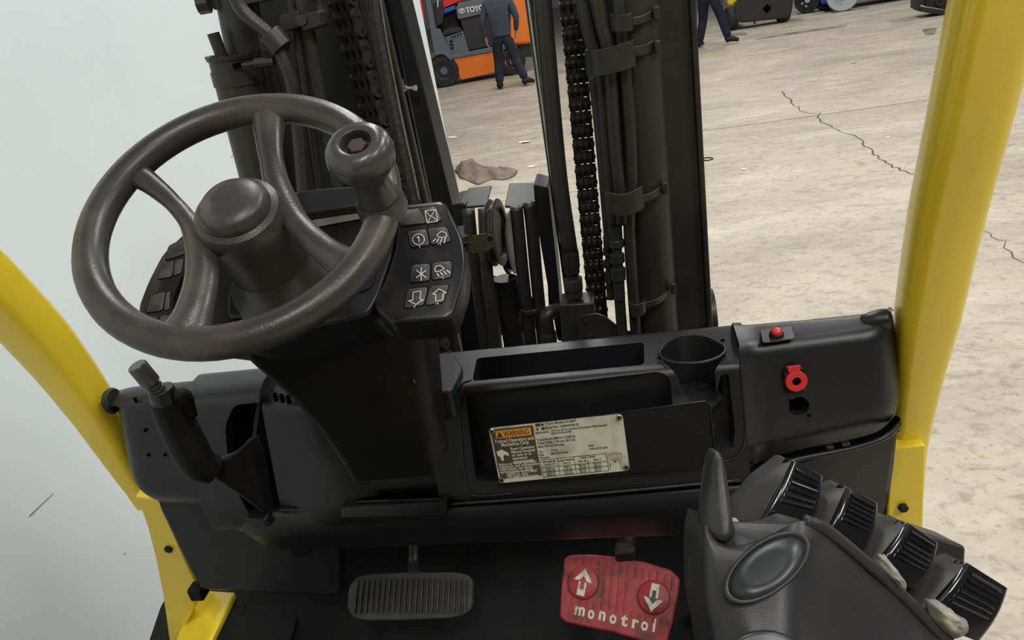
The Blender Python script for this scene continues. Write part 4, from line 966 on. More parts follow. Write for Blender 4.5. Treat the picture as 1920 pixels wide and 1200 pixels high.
vslab('chain_guide', (60, 1056, 1066), (560, 1104, 1112), 1.60, 0.05, 'paint_dark', 1.2)
# ---- thick centre-right hose with swivel
vtube('inner_rail_bar', 1010, 60, 1068, 500, 1.50, 34, 'paint_dark', 1.2)
hp_ = [(1014, -40), (1026, 100), (1048, 330), (1070, 480)]
MB().tube([at(x, y, Y=1.38) for x, y in hp_], 16*pxm(at(1040, 250, Y=1.38)), 16, 6).build('hydraulic_hose', 'hose', fork, 180, label='thick glossy black hydraulic hose with crimped end')
vtube('hose_guard', 1000, 60, 1052, 450, 1.43, 8, 'chrome', 1.5, n=8)
p_, q_ = at(1069, 470, Y=1.38), at(1078, 560, Y=1.38); axh = (p_-q_).normalized()
MB().lathe([(0, 0.0), (0.0165, 0.0), (0.0165, -0.034), (0.0150, -0.038), (0.0150, -0.046), (0.0095, -0.050), (0.0095, -0.058), (0, -0.058)], p_, axh, 24).build('crimp_sleeve', 'paint', fork, 40)
MB().lathe([(0.0, -0.056), (0.0185, -0.058), (0.0205, -0.062), (0.0205, -0.082), (0.018, -0.085), (0.0185, -0.088), (0.0185, -0.098), (0, -0.098)], p_, axh, 6).build('swivel_nut', 'paint', fork, 25, 0.001)
MB().prism([at(x, y, Y=1.36) for x, y in ((1050, 572), (1114, 568), (1119, 700), (1056, 700))], (0, 0.06, 0)).build('manifold_block', 'paint', fork, 40, 0.003)
wav = [(1083, 600), (1090, 592), (1118, 588), (1135, 594), (1150, 606), (1166, 618), (1190, 625), (1225, 634), (1230, 700), (1090, 700)]
MB().prism([at(x, y, Y=1.345) for x, y in wav], (0, 0.006, 0)).build('hose_bracket', 'paint', fork, 40, 0.001)
for x, y, r in ((1100, 602, .004), (1105, 628, .0085)):
    MB().lathe([(0, 0), (r, 0), (r, 0.005), (0, 0.006)], at(x, y, Y=1.345), (0, -1, 0), 6).build('bracket_bolt', 'paint', fork, 30)
# ---- centre hose sheaves
def bent_bracket(front, Y, dpt, name):
    tl_, tr_, br_, bl_ = [at(x, y, Y=yy) for x, y, yy in front]
    n = (tr_-tl_).cross(bl_-tl_).normalized(); n = n if n.z > 0 else -n
    return MB().prism(rpoly([tl_, tr_, br_, bl_], 0.003), -n*0.005).build(name, 'paint_dark', fork, 40, 0.0015)
bent_bracket(((878, 352, 1.58), (922, 347, 1.58), (912, 384, 1.48), (866, 388, 1.48)), 1.5, 0, 'sheave_bracket')
MB().prism([at(x, y, Y=1.48) for x, y in ((848, 384), (866, 380), (874, 384), (874, 420), (862, 425), (850, 420))], (0, 0.10, 0)).build('sheave_bracket', 'paint_dark', fork, 40, 0.002)
bent_bracket(((955, 343, 1.58), (1022, 342, 1.58), (1000, 388, 1.47), (946, 386, 1.47)), 1.5, 0, 'sheave_bracket')
MB().prism(rpoly([at(x, y, Y=1.50) for x, y in ((1000, 345), (1028, 352), (1046, 520), (1056, 640), (1046, 640), (1024, 520), (1004, 400))], 0.006), (0, 0.09, 0)).build('sheave_bracket', 'paint_dark', fork, 40, 0.003)
MB().prism(rpoly([at(x, y, Y=1.60) for x, y in ((1022, 362), (1036, 366), (1048, 520), (1054, 600), (1030, 600), (1024, 480))], 0.006), (0, 0.03, 0)).build('sheave_guard', 'paint_dark', fork, 40, 0.003)
for (xs, Y) in ((((878, 392), (884, 450), (896, 540), (912, 660), (916, 720)), 1.47), (((908, 392), (910, 440), (914, 520), (930, 640), (938, 720)), 1.45), (((968, 388), (972, 430), (982, 530), (996, 650), (1000, 720)), 1.46), (((992, 380), (998, 430), (1006, 520), (1018, 640), (1024, 720)), 1.47)):
    MB().tube([at(x, y, Y=Y) for x, y in xs], 12*pxm(at(900, 450, Y=Y)), 14, 6).build('hydraulic_hose', 'hose', fork, 180)
def sheave(x, y, Y, R, ax, w=0.02):
    c = at(x, y, Y=Y)
    return MB().lathe([(R*0.30, -w), (R*0.80, -w), (R, -w*0.9), (R, -w*0.7), (R*0.86, -w*0.2), (R*0.86, w*0.2), (R, w*0.7), (R, w*0.9), (R*0.80, w), (R*0.72, w*0.4), (R*0.30, w*0.4)], c, ax, 40).build('hose_sheave', 'paint', fork, 40)
sheave(931, 436, 1.47, 0.070, V((0.99, -0.10, 0.0)), 0.010)
sheave(956, 455, 1.56, 0.070, V((0.99, -0.08, 0.0)), 0.010)
sheave(938, 575, 1.54, 0.072, V((0.99, -0.10, 0.0)), 0.012)
MB().lathe([(0, -0.03), (0.042, -0.03), (0.042, 0.045), (0.036, 0.05), (0, 0.05)], at(962, 590, Y=1.55), V((1, -0.3, 0.03)), 28).build('sheave_hub', 'paint', fork, 40)
vtube('sheave_post', 950, 540, 965, 640, 1.52, 44, 'paint_dark', 1.0, 1.40)
strap(((975, 580, 0), (985, 585, -.012), (1004, 582, -.012), (1018, 576, 0)), 1.445, 6, 'cable_tie', 'paint')
# elbow fitting
e0 = at(1024, 600, Y=1.40)
MB().tube([e0+V((0.028, 0.02, 0.012)), e0+V((0.004, 0, 0.012)), e0+V((0.0, 0, -0.02)), e0+V((0.003, 0, -0.10))], 0.0145, 12, 5).build('elbow_fitting', 'paint', fork, 50)
MB().lathe([(0, 0), (0.019, 0), (0.019, 0.020), (0, 0.020)], e0+V((0.0, 0, -0.05)), (0, 0, 1), 6).build('elbow_nut', 'paint', fork, 25, 0.001)
MB().lathe([(0, 0), (0.011, 0), (0.011, 0.03), (0, 0.03)], at(1040, 592, Y=1.42), (1, 0, 0), 8).build('block_plug', 'paint_dark', fork, 30)
# ---- left side
vslab('mast_rail', (100, 752, 778), (360, 806, 842), 1.62, 0.10, 'paint_dark', 0.6)
vslab('mast_rail', (100, 700, 722), (330, 752, 778), 1.60, 0.06, 'paint_dark', 0.6)
vslab('mast_rail_edge', (100, 726, 738), (330, 778, 790), 1.50, 0.02, 'paint', 0.6)
vslab('mast_backplate', (60, 440, 740), (330, 505, 795), 1.66, 0.03, 'paint_dark', 0.6)
MB().tube([at(x, y, Y=1.43) for x, y in ((697, -40), (712, 60), (738, 200), (766, 330), (776, 380), (790, 450))], 11*pxm(at(740, 200, Y=1.43)), 12, 6).build('braided_hose', 'braid', fork, 180, label='braided black hose along the mast rail')
MB().tube([at(x, y, Y=1.425) for x, y in ((708, -40), (723, 60), (749, 200), (777, 330), (787, 380))], 0.0022, 6, 6).build('rail_edge_highlight', 'chrome', fork, 180)  # thin bright tube standing in for the highlight along the rail edge
MB().tube([at(x, y, Y=1.47) for x, y in ((670, -40), (692, 80), (716, 200), (742, 330))], 0.012, 10, 6).build('hydraulic_hose', 'hose', fork, 180)
fb = at(756, 164, Y=1.60)
MB().lathe([(0, -0.005), (0.008, -0.005), (0.008, 0.006), (0.004, 0.007), (0.004, 0.026), (0.0065, 0.027), (0.0065, 0.032), (0, 0.032)], fb, V((0.9, -0.35, -0.1)), 8).build('grease_fitting', 'chrome', fork, 30)
MB().prism([at(x, y, Y=1.595) for x, y in ((749, 150), (757, 147), (760, 168), (753, 166))], (0, -0.003, 0)).build('fitting_tab', 'chrome', fork, 0)
MB().prism([onw(x, y, 0.001) for x, y in ((768, 8), (774, 7), (785, 55), (779, 60))], WN*0.003).build('wall_notice', 'truck_dark', wl, 0)
MB().prism([onw(x, y, 0.005) for x, y in ((771, 12), (774, 11), (777, 25), (774, 26))], WN*0.001).build('notice_print', 'paper', wl, 0)
# left cylinders
vtube('lift_cylinder', 455, 60, 520, 420, 1.40, 72, 'paint', 0.8)
ta_, tb_ = vpath(445, 115, 520, 420, 1.345, 0.8, None)
tb_ = at(438, 108, Y=1.345)
r_ = 46*pxm(tb_)
MB().tube([ta_, tb_], r_, 28, smooth=False).build('side_cylinder', 'paint', fork, 50, label='black side cylinder with banded top')
cd = (tb_-ta_).normalized()
MB().lathe([(0, -0.002), (r_*1.05, -0.002), (r_*1.10, 0.004), (r_*1.10, 0.007), (r_*0.92, 0.006), (r_*0.80, 0.0), (0, 0.0)], tb_, cd, 28).build('cylinder_cap', 'paint', fork, 40)
MB().lathe([(r_*0.98, -0.045), (r_*1.05, -0.045), (r_*1.05, -0.020), (r_*0.98, -0.020)], tb_, cd, 28).build('hose_clamp', 'paint', fork, 40)
MB().tube([tb_+V((-0.02, 0, -0.01)), tb_+V((-0.024, 0, 0.045))], 0.011, 14, smooth=False).build('cylinder_rod', 'paint', fork, 50)
sw = at(497, 118, Y=1.295)
MB().tube([at(455, 122, Y=1.30), at(478, 119, Y=1.295)], 0.0042, 8, smooth=False).build('clamp_screw', 'paint', fork, 40)
MB().tube([at(478, 119, Y=1.295), at(514, 116, Y=1.298)], 0.0085, 8, smooth=False).build('clamp_housing', 'paint', fork, 30, 0.001)
for k in range(10):
    p = at(438+2.6*k, 124-0.5*k, Y=1.301); MB().box(p, (0.0011, 0.003, 0.009)).build('clamp_thread', 'void', fork, 0)
MB().tube([at(x, y, Y=1.30) for x, y in ((425, -40), (455, 20), (500, 60), (520, 90), (545, 150), (556, 220), (566, 330), (572, 420))], 13*pxm(at(510, 80, Y=1.30)), 14, 6).build('hydraulic_hose', 'hose', fork, 180, label='hydraulic hose bending through a saddle clamp')
MB().tube([at(505, 63, Y=1.30), at(530, 92, Y=1.30)], 0.0215, 16, smooth=False).build('saddle_clamp', 'paint', fork, 40, 0.002)
MB().prism(rpoly([at(x, y, Y=1.32) for x, y in ((482, 62), (500, 66), (535, 70), (530, 100), (490, 95))], 0.004), (0, 0.03, 0)).build('clamp_bracket', 'paint', fork, 40, 0.003)
vtube('hydraulic_pipe', 553, 30, 596, 330, 1.36, 20, 'paint', 1.2)
vtube('hydraulic_pipe', 572, 30, 628, 330, 1.35, 25, 'paint', 1.2)
vtube('hydraulic_pipe', 520, 250, 560, 400, 1.47, 60, 'paint', 1.0, 1.95)
for x0, x1, Yb in ((523, 560, 1.335), (560, 600, 1.325)):
    MB().prism(rpoly([at(x0, 30, Y=Yb), at(x1, 18, Y=Yb), at(x1+5, 50, Y=Yb), at(x0+6, 62, Y=Yb)], 0.006), (0, 0.045, 0)).build('pipe_clamp', 'paint', fork, 40, 0.004)
MB().lathe([(0.0055, 0), (0.0095, 0), (0.0095, 0.004), (0.0055, 0.004)], at(566, 38, Y=1.325), (0, -1, 0.2), 14).build('clamp_boss', 'paint', fork, 50)
MB().prism(rpoly([at(x, y, Y=1.37) for x, y in ((580, -30), (592, -20), (608, 22), (604, 50), (596, 54), (594, 20), (578, -10))], 0.003), (0, 0.03, 0)).build('clamp_plate', 'chain_plate', fork, 40, 0.001)
MB().prism(rpoly([at(x, y, Y=1.37) for x, y in ((388, -10), (400, 20), (510, 0), (520, -40), (390, -40))], 0.006), (0, 0.05, 0)).build('tie_bracket', 'paint', fork, 40, 0.006)
MB().lathe([(0, 0), (0.017, 0), (0.017, 0.02), (0, 0.02)], at(392, 5, Y=1.37), (-1, -0.2, 0), 8).build('bracket_bolt', 'paint', fork, 30)
# link stub seen below the pod and carriage frame
chain('mast_chain', 790, 615, 800, 650, 1.48, 0.0254, 0.040, 0.0115, 'chain', 'chain', 1.20, 1.34, 'short length of lift chain below the keypad panel')
vslab('mast_rail', (600, 822, 850), (660, 828, 856), 1.50, 0.08, 'paint_dark', 0.9, 1.33)
vslab('mast_rail', (610, 770, 790), (660, 776, 796), 1.55, 0.05, 'paint_dark', 0.9, 1.40)

# ================================================================== BACKGROUND
def child(mb, name, mat, parent, smooth=40, bevel=0):
    return mb.build(name, mat, parent, smooth, bevel)
# ---- orange forklift (built in local axes: lx along its side to the right, ly away)
OF = at(838, 163, Z=0); OE = at(968, 140, Z=0)
odir = (OE-OF).normalized(); oaw = V((-odir.y, odir.x, 0))
of = empty('forklift', OF, 'orange and grey forklift parked beyond the white wall', 'forklift')
def ol_(a, b_, z): return OF + odir*a + oaw*b_ + V((0, 0, z))
def oprism(poly, b0, b1, name, mat, bev=0.01): return MB().prism([ol_(a, b0, z) for a, z in poly], oaw*(b1-b0)).build(name, mat, of, 40, bev)
def owheel(a, R, name='wheel'):
    c = ol_(a, 0.10, R); ax = -oaw
    w = MB().lathe([(R*0.55, -0.12), (R*0.94, -0.12), (R, -0.09), (R, 0.09), (R*0.94, 0.12), (R*0.6, 0.12), (R*0.55, 0.08)], c, ax, 36).build(name, 'tyre', of, 40)
    for k in range(28):
        t = 2*math.pi*k/28; d = odir*math.cos(t)+V((0, 0, 1))*math.sin(t)
        MB().box(c+d*R*0.99-oaw*0.0, (0.02, 0.02, 0.02), None).build('tread_block', 'tyre', w, 0)
    MB().lathe([(0, -0.05), (R*0.57, -0.05), (R*0.57, 0.07), (R*0.52, 0.09), (R*0.45, 0.06), (R*0.28, 0.06), (R*0.22, 0.10), (0, 0.10)], c, ax, 28).build('wheel_rim', 'truck_grey', w, 40)
    for k in range(6):
        t = 2*math.pi*k/6; d = odir*math.cos(t)+V((0, 0, 1))*math.sin(t)
        MB().lathe([(0, 0.05), (R*0.06, 0.05), (R*0.06, 0.07), (0, 0.07)], c+d*R*0.37, ax, 8).build('rim_hole', 'void', w, 0)
owheel(0.0, 0.335); owheel(1.52, 0.29)
oprism([(0.22, 0.56), (1.36, 0.56), (1.38, 0.14), (0.34, 0.09), (0.30, 0.26)], 0.0, 0.9, 'side_skirt', 'orange')
oprism([(0.16, 0.64), (1.42, 0.66), (1.40, 0.56), (0.20, 0.56)], -0.03, 0.9, 'step_frame', 'truck_grey')
oprism([(-0.32, 0.66), (-0.10, 0.76), (0.10, 0.74), (0.24, 0.58), (0.20, 0.52), (0.06, 0.68), (-0.12, 0.70), (-0.30, 0.60)], -0.05, 0.25, 'fender', 'truck_grey')
oprism([(-0.14, 0.72), (-0.08, 2.6), (0.02, 2.6), (-0.02, 1.22), (0.08, 1.20), (0.26, 0.60), (0.10, 0.64)], 0.0, 0.14, 'front_pillar', 'truck_grey')
oprism([(0.22, 0.62), (0.16, 1.02), (0.56, 1.08), (0.62, 0.64)], 0.02, 0.8, 'battery_cover', 'truck_grey')
for k in range(3): MB().box(ol_(0.27, 0.0, 0.92-0.07*k), (0.07, 0.04, 0.016)).build('vent_slot', 'void', of, 0)
for k in range(4): MB().box(ol_(0.30+0.07*k, 0.0, 1.0+0.01*k), (0.04, 0.04, 0.012)).build('vent_slot', 'void', of, 0)
oprism([(0.0, 1.02), (0.02, 1.7), (0.60, 1.7), (0.60, 1.06)], 0.5, 0.9, 'operator_seat', 'truck_dark')
oprism([(0.10, 1.05), (0.54, 1.08), (0.52, 1.16), (0.30, 1.18), (0.14, 1.14)], 0.0, 0.5, 'seat_cushion', 'truck_dark')
oprism([(0.02, 1.25), (0.05, 1.68), (0.22, 1.70), (0.26, 1.56), (0.16, 1.30)], 0.1, 0.4, 'control_console', 'truck_dark')
MB().tube([ol_(0.12, 0.05, 1.62), ol_(0.18, 0.05, 1.85), ol_(0.30, 0.05, 2.1)], 0.012, 8).build('cable', 'paper', of, 180)
oprism([(0.62, 0.66), (0.54, 1.36), (1.20, 1.38), (1.30, 0.68)], 0.04, 0.8, 'hood_panel', 'truck_dark')
oprism([(0.50, 1.32), (0.50, 1.54), (0.56, 1.64), (1.28, 1.64), (1.30, 1.36)], 0.0, 0.8, 'name_panel', 'truck_grey')
oprism([(0.24, 1.58), (0.78, 1.70), (0.80, 1.82), (0.24, 1.72)], 0.3, 0.6, 'red_bar', 'red_paint')
oprism([(0.20, 1.46), (0.50, 1.52), (0.50, 1.60), (0.20, 1.56)], 0.28, 0.5, 'blue_bar', 'blue')
oprism([(0.10, 1.76), (0.85, 1.86), (0.85, 2.6), (0.10, 2.6)], 0.5, 0.8, 'dark_rack', 'truck_dark')
oprism([(0.30, 1.92), (0.85, 1.98), (0.85, 2.04), (0.30, 1.98)], 0.3, 0.5, 'rack_rail', 'light_grey')
MB().lathe([(0, 0), (0.07, 0.0), (0.07, 0.04), (0.04, 0.08), (0, 0.09)], ol_(0.26, 0.28, 1.98), -oaw, 16).build('work_lamp', 'yellow', of, 60)
oprism([(-0.26, 1.45), (-0.22, 2.6), (-0.14, 2.6), (-0.20, 1.42)], 0.05, 0.12, 'red_post', 'red_paint')
oprism([(-0.46, 0.3), (-0.60, 2.6), (-0.36, 2.6), (-0.26, 0.4)], 0.1, 0.6, 'mast', 'truck_dark')
oprism([(1.72, 0.60), (2.06, 0.58), (2.10, 1.1), (2.02, 1.75), (1.86, 2.2), (1.40, 2.3), (1.40, 0.9), (1.52, 0.62)], 0.02, 0.9, 'counterweight', 'orange', 0.06)
oprism([(1.36, 0.64), (2.06, 0.60), (2.06, 0.28), (1.80, 0.32), (1.70, 0.58)], 0.12, 0.9, 'rear_chassis', 'truck_dark')
tp = ol_(0.70, -0.012, 1.42)
put_text('TOYOTA', tp, odir, V((0, 0, 1)), 0.15, 'paper', of, ext=0.004, width=0.56, bold=0.03)
for (rx, rz, ro) in ((0.065, 0.045, 0), (0.024, 0.042, 0), (0.045, 0.018, 0.024)):
    P = [ol_(0.61+rx*math.cos(t), -0.012, 1.47+ro+rz*math.sin(t)) for t in [2*math.pi*k/24 for k in range(25)]]
    MB().tube(P, 0.007, 6, smooth=False).build('emblem_ring', 'paper', of, 180)

# ---- people (skin-modifier figures)
def skin_mesh(name, joints, edges, radii, mat, parent, root, sub=2):
    me = bpy.data.meshes.new(name); names = list(joints); idx = {n: i for i, n in enumerate(names)}
    me.from_pydata([tuple(joints[n]) for n in names], [(idx[a], idx[b_]) for a, b_ in edges], [])
    o = bpy.data.objects.new(name, me); COL.objects.link(o)
    m = o.modifiers.new('skin', 'SKIN'); m.use_smooth_shade = True
    for n in names:
        sv = me.skin_vertices[0].data[idx[n]]; r = radii[n]
        sv.radius = r if isinstance(r, tuple) else (r, r); sv.use_root = (n == root)
    q = o.modifiers.new('sub', 'SUBSURF'); q.levels = sub; q.render_levels = sub
    bpy.context.view_layer.update()
    me2 = bpy.data.meshes.new_from_object(o.evaluated_get(bpy.context.evaluated_depsgraph_get()))
    bpy.data.objects.remove(o)
    me2.materials.clear()
    me2.name = name
    return link(name, me2, mat, parent, 180)
def person(loc, yaw, J, label, jacket, trousers, name='person'):
    root = empty(name, loc, label, 'person')
    R = Matrix.Rotation(yaw, 3, 'Z')
    W = {k: V(loc) + R @ (V(v)*1.04) for k, v in J.items()}
    # fingers
    for s in 'LR':
        wr, hd = W['wrist'+s], W['hand'+s]; d = (hd-wr).normalized(); side = (R @ V((0, 1, 0))); side = (side-d*side.dot(d)).normalized(); inn = R @ V((1 if s == 'L' else -1, 0, 0))
        for k, L in enumerate((0.070, 0.080, 0.075, 0.060)):
            off = side*(0.030-0.020*k)
            W['f%s%da' % (s, k)] = hd + off + d*0.02
            W['f%s%db' % (s, k)] = hd + off + d*(0.02+L*0.55) + inn*0.010
            W['f%s%dc' % (s, k)] = hd + off + d*(0.02+L*0.92) + inn*0.030
        W['t%sa' % s] = wr + d*0.035 + side*0.035; W['t%sb' % s] = wr + d*0.075 + side*0.050 + inn*0.012
    base = ['pelvis', 'waist', 'chest', 'neck', 'head0', 'head1', 'head2']
    ed = list(zip(base, base[1:]))
    rad = {'pelvis': (.12, .09), 'waist': (.11, .085), 'chest': (.15, .10), 'neck': .058, 'head0': .07, 'head1': (.082, .098), 'head2': (.062, .072)}
    for s in 'LR':
        ch = ['chest', 'shoulder'+s, 'elbow'+s, 'wrist'+s, 'hand'+s]; ed += list(zip(ch, ch[1:]))
        rad.update({'shoulder'+s: .062, 'elbow'+s: .044, 'wrist'+s: .028, 'hand'+s: (.024, .040)})
        lg = ['pelvis', 'hip'+s, 'knee'+s, 'ankle'+s, 'toe'+s]; ed += list(zip(lg, lg[1:]))
        rad.update({'hip'+s: .072, 'knee'+s: .05, 'ankle'+s: .038, 'toe'+s: .032})
        for k in range(4):
            ed += [('hand'+s, 'f%s%da' % (s, k)), ('f%s%da' % (s, k), 'f%s%db' % (s, k)), ('f%s%db' % (s, k), 'f%s%dc' % (s, k))]
            rad.update({'f%s%da' % (s, k): .009, 'f%s%db' % (s, k): .0085, 'f%s%dc' % (s, k): .007})
        ed += [('wrist'+s, 't%sa' % s), ('t%sa' % s, 't%sb' % s)]; rad.update({'t%sa' % s: .011, 't%sb' % s: .009})
    body = skin_mesh('body', W, ed, rad, 'skin', root, 'pelvis')
    up = (W['head2']-W['head0']).normalized(); fwd = R @ V((0, 1, 0)); sd = R @ V((1, 0, 0)); hc = W['head1']
    MB().lathe([(0.0, 0.126), (0.045, 0.118), (0.080, 0.090), (0.100, 0.045), (0.104, 0.0), (0.098, -0.05), (0.080, -0.075), (0, -0.07)], hc-fwd*0.022+up*0.02, up, 20).build('hair', 'hair', root, 180)
    MB().tube([hc+fwd*0.095+up*0.02, hc+fwd*0.118-up*0.018, hc+fwd*0.098-up*0.028], [0.008, 0.014, 0.010], 8, 3).build('nose', 'skin', root, 180)
    MB().tube([hc+fwd*0.092-up*0.058-sd*0.024, hc+fwd*0.098-up*0.056, hc+fwd*0.092-up*0.058+sd*0.024], 0.006, 6, 3).build('mouth', 'red', root, 180)
    for q in (-1, 1):
        MB().lathe([(0, -.01), (.008, -.006), (.010, 0), (.008, .006), (0, .01)], hc+fwd*0.092+sd*0.032*q+up*0.012, fwd, 10).build('eye', 'paper', root, 180)
        MB().lathe([(0, -.012), (.018, -.010), (.026, 0), (.018, .010), (0, .012)], hc+sd*0.092*q-up*0.005, sd, 10).build('ear', 'skin', root, 180)
    jr = {k: tuple(x*1.18 for x in v) if isinstance(v, tuple) else v*1.22 for k, v in rad.items()}
    jr.update({'chest': (.215, .15), 'waist': (.205, .155), 'neck': .072, 'hem': (.205, .165)})
    W['hem'] = W['pelvis'] + V((0, 0, -0.03)); W['collar'] = W['chest'].lerp(W['neck'], 0.75); jr['collar'] = .075
    je = [('hem', 'waist'), ('waist', 'chest'), ('chest', 'collar')]
    jj = {k: W[k] for k in ('hem', 'waist', 'chest', 'collar')}
    for s in 'LR':
        W['cuff'+s] = W['elbow'+s].lerp(W['wrist'+s], 0.93)
        jr['cuff'+s] = .048; jr['shoulder'+s] = .088; jr['elbow'+s] = .066
        for k in ('shoulder'+s, 'elbow'+s, 'cuff'+s): jj[k] = W[k]
        je += [('chest', 'shoulder'+s), ('shoulder'+s, 'elbow'+s), ('elbow'+s, 'cuff'+s)]
    skin_mesh('jacket', jj, je, {k: jr[k] for k in jj}, jacket, root, 'waist')
    tj = {'belt': W['pelvis']+V((0, 0, .06)), 'pelvis': W['pelvis']}; te = [('belt', 'pelvis')]; tr_ = {'belt': (.18, .14), 'pelvis': (.19, .15)}
    for s in 'LR':
        W['th'+s] = W['hip'+s].lerp(W['knee'+s], .5); W['sh'+s] = W['knee'+s].lerp(W['ankle'+s], .5); W['cf'+s] = W['knee'+s].lerp(W['ankle'+s], .98)
        for k, r in (('hip', .125), ('th', .112), ('knee', .095), ('sh', .092), ('cf', .086)): tj[k+s] = W[k+s]; tr_[k+s] = r
        te += [('pelvis', 'hip'+s), ('hip'+s, 'th'+s), ('th'+s, 'knee'+s), ('knee'+s, 'sh'+s), ('sh'+s, 'cf'+s)]
    skin_mesh('trousers', tj, te, tr_, trousers, root, 'pelvis')
    for s in 'LR':
        a, t = W['ankle'+s], W['toe'+s]; d = (t-a); d.z = 0
        hl = a - d.normalized()*0.06; gz = min(a.z, t.z)
        MB().tube([V((hl.x, hl.y, t.z+0.018)), V((a.x, a.y, (a.z+t.z)/2+0.016)), a.lerp(t, .6)+V((0, 0, .012)), t + d.normalized()*0.05 + V((0, 0, .004))], [.052, .066, .058, .050, .036], 12, 4).build('shoe', 'shoe', root, 180)
    return root
# man in navy work clothes, seen from behind, striding
mL, mR = at(938, 168, Z=0), at(985, 158, Z=0)
mid = (mL+mR)/2; mid.z = 0
s15 = {'pelvis': (0, 0, .95), 'waist': (0, .02, 1.12), 'chest': (0, .05, 1.42), 'neck': (0, .06, 1.62), 'head0': (0, .08, 1.69), 'head1': (0, .10, 1.79), 'head2': (0, .10, 1.87),
       'shoulderL': (-.22, .05, 1.52), 'elbowL': (-.32, -.02, 1.21), 'wristL': (-.31, .03, .92), 'handL': (-.31, .05, .85),
       'shoulderR': (.22, .05, 1.52), 'elbowR': (.32, .02, 1.22), 'wristR': (.26, .10, .96), 'handR': (.24, .12, .90),
       'hipL': (-.10, 0, .92), 'kneeL': (-.15, .06, .50), 'ankleL': (-.18, 0.0, .09), 'toeL': (-.19, .16, .045),
       'hipR': (.10, 0, .92), 'kneeR': (.17, .04, .52), 'ankleR': (.34, -.05, .12), 'toeR': (.43, .06, .05)}
mx = mL + (odir*0.19); mx.z = 0
person(mx, math.radians(-6), s15, 'person in navy jacket and dark trousers walking beside the orange forklift, seen from behind', 'jacket', 'trousers')
s2 = dict(s15)
s2.update({'ankleL': (-.22, -.02, .09), 'toeL': (-.22, .15, .045), 'kneeL': (-.14, .05, .50), 'kneeR': (.22, .05, .52), 'ankleR': (.36, .02, .12), 'toeR': (.50, .06, .06)})
m2 = at(1312, 90, Z=0) + V((0.22, 0, 0)); m2.z = 0
person(m2, math.radians(-25), s2, 'person in dark jeans and black shoes walking beside the mast, only the legs in view', 'jacket', 'jeans')

# ---- yellow truck with black counterweight
yb = at(1440, 48, Z=0); yf = empty('forklift', yb, 'yellow forklift with a black counterweight parked on the far floor', 'forklift')
def yp(px, Yo, name, mat, dpt, bev=0.03): return MB().prism(rpoly([at(x, y, Y=yb.y+Yo) for x, y in px], 0.05), (0.1, dpt, 0)).build(name, mat, yf, 40, bev)
yp([(1376, 14), (1385, 2), (1400, -60), (1482, -62), (1487, 2), (1484, 26), (1476, 34), (1392, 43), (1378, 40)], 0.0, 'counterweight', 'truck_dark', 0.6)
yp([(1362, -70), (1392, -70), (1384, 0), (1372, 12), (1364, 8)], 0.3, 'chassis', 'yellow', 1.2)
for x, y, r in ((1370, 36, .26), (1468, 30, .20)):
    c = at(x, y, Y=yb.y+0.25); c.z = r
    w = MB().lathe([(0, -.11), (r*.9, -.11), (r, -.08), (r, .08), (r*.9, .11), (0, .11)], c, (1, 0.2, 0), 28).build('wheel', 'tyre', yf, 40)
MB().lathe([(0, 0), (.10, 0), (.08, .03), (0, .02)], at(1438, 16, Y=yb.y-0.01), (0, -1, 0), 4).build('tow_pocket', 'void', yf, 0)
MB().box(at(1415, 40, Y=yb.y-0.02), (.05, .05, .10)).build('tow_pin', 'tyre', yf, 40)
# ---- blue lift
bb0 = at(1600, 18, Z=0); bf = empty('scissor_lift', bb0, 'blue machine with pale grey wheels on the far floor', 'lift')
MB().prism([at(x, y, Y=bb0.y+0.3) for x, y in ((1540, 8), (1740, -12), (1740, -70), (1530, -60))], (0.2, 0.9, 0)).build('chassis', 'blue', bf, 40, 0.03)
for x, y, r in ((1580, 2, .36), (1548, -2, .34), (1514, -14, .30)):
    c = at(x, y, Y=bb0.y+ (0.0 if x > 1560 else 0.9)); c.z = r
    w = MB().lathe([(0, -.12), (r*.92, -.12), (r, -.08), (r, .08), (r*.92, .12), (r*.72, .12), (r*.70, .08), (0, .08)], c, (-0.25, -1, 0), 32).build('wheel', 'light_grey' if x > 1560 else 'tyre', bf, 40)
    MB().lathe([(0, .08), (r*.22, .08), (r*.2, .14), (0, .14)], c, (-0.25, -1, 0), 16).build('wheel_hub', 'light_grey', w, 40)
    for k in range(7):
        t = 2*math.pi*k/7; MB().box(c+V((-0.25, -1, 0)).normalized()*0.085+V((math.cos(t), 0, math.sin(t)))*r*.45, (.05, .02, .05)).build('wheel_spoke', 'light_grey', w, 0)
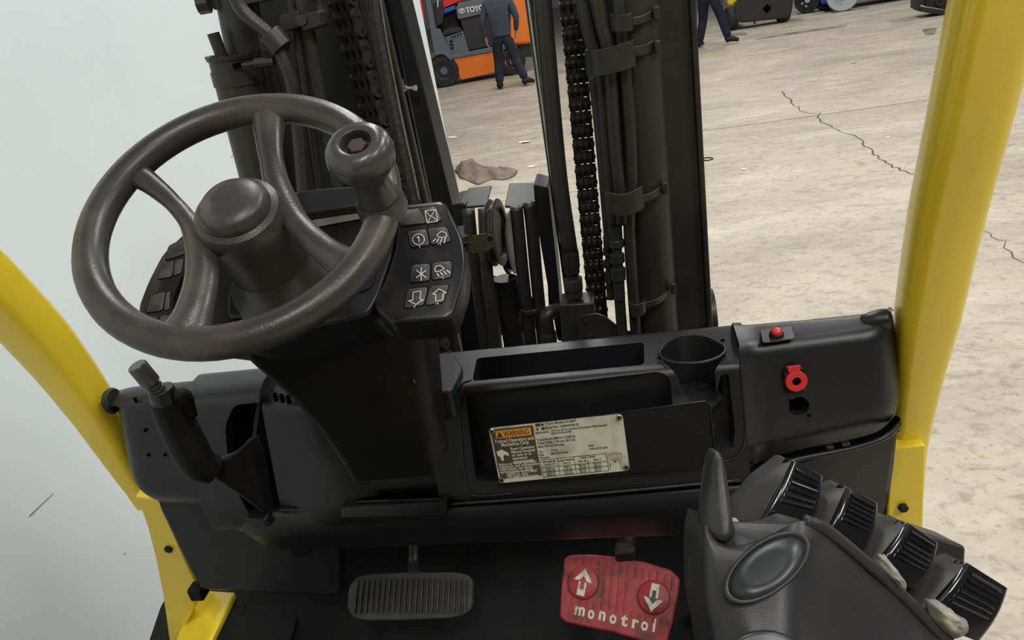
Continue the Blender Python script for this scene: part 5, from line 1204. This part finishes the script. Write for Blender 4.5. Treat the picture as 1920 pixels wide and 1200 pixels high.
# ---- black machine at the right
kb0 = at(1760, 30, Z=0); kf = empty('steel_frame', kb0, 'low black steel frame standing on the floor by the yellow leg', 'frame')
def kp_(px, name, mat, dpt=0.5, Yo=0.0): return MB().prism([at(x, y, Y=kb0.y+Yo) for x, y in px], (0.05, dpt, 0)).build(name, mat, kf, 40, 0.01)
kp_([(1720, 14), (1726, 22), (1795, 33), (1795, 24), (1730, 14)], 'base_bar', 'truck_dark')
kp_([(1720, 18), (1726, 20), (1732, -70), (1722, -70)], 'upright', 'truck_dark')
kp_([(1736, 12), (1795, 22), (1800, -70), (1738, -70)], 'housing', 'truck_dark', 0.4, 0.2)
MB().torus(at(1762, 4, Y=kb0.y+0.18), (0, -1, 0.2), 0.06, 0.018, 20, 8).build('tow_ring', 'tyre', kf, 180)

# ---- rag on the floor
rg = [at(x, y, Z=0) for x, y in ((856, 312), (868, 306), (886, 308), (900, 322), (925, 328), (948, 324), (964, 318), (966, 330), (945, 338), (920, 338), (905, 346), (888, 344), (868, 336), (856, 328))]
rg = catmull(rg+[rg[0]], 4)[:-1]
rc = at(893, 326, Z=0)
rows = []
for q in range(12):
    sc = 1-q/11.6; ring = []
    for i, p in enumerate(rg):
        w = rc + (p-rc)*sc; nz = abs(noise.noise(w*3.0))+0.35*abs(noise.noise(w*8+V((3, 1, 0))))
        left = max(0, 1-((w-at(878, 322, Z=0)).length/0.38))
        ring.append(V((w.x+0.06*noise.noise(w*5), w.y, 0.003+min(1, q/4)*(0.012+0.13*nz+0.09*left))))
    rows.append(ring)
tag(MB().loft(rows).build('rag', 'rag', None, 180), 'crumpled brown rag on the floor by the wall end', 'rag')
# ---- scraps of paper
for k, (x, y, s) in enumerate(((850, 258, .10), (985, 267, .12), (997, 313, .05), (1665, 258, .03), (1600, 118, .06), (1395, 318, .03))):
    c = at(x, y, Z=0)
    P = [c + V((s*math.cos(2*math.pi*j/7)*random.uniform(.6, 1.1), s*0.8*math.sin(2*math.pi*j/7)*random.uniform(.6, 1.1), 0.002+0.02*random.random()*s*8)) for j in range(7)]
    m = MB(); m.loft([P, [p+V((0, 0, 0.003)) for p in P]])
    o = m.build('paper_scrap', 'paper', None, 0)
    tag(o, ['torn white scrap on the floor just past the wall corner', 'crumpled white scrap on the floor left of the thick hose', 'tiny white scrap on the floor near the hose', 'white speck of paper beside the long floor crack', 'small white scrap on the floor beyond the joint', 'white speck of paper near the mast rail'][k], 'scrap')
o = MB().torus(at(1326, 298, Z=0.006), (0, 0, 1), 0.055, 0.006, 20, 6).build('rubber_ring', 'tyre', None, 180)
tag(o, 'small black rubber ring on the floor next to the mast', 'ring')
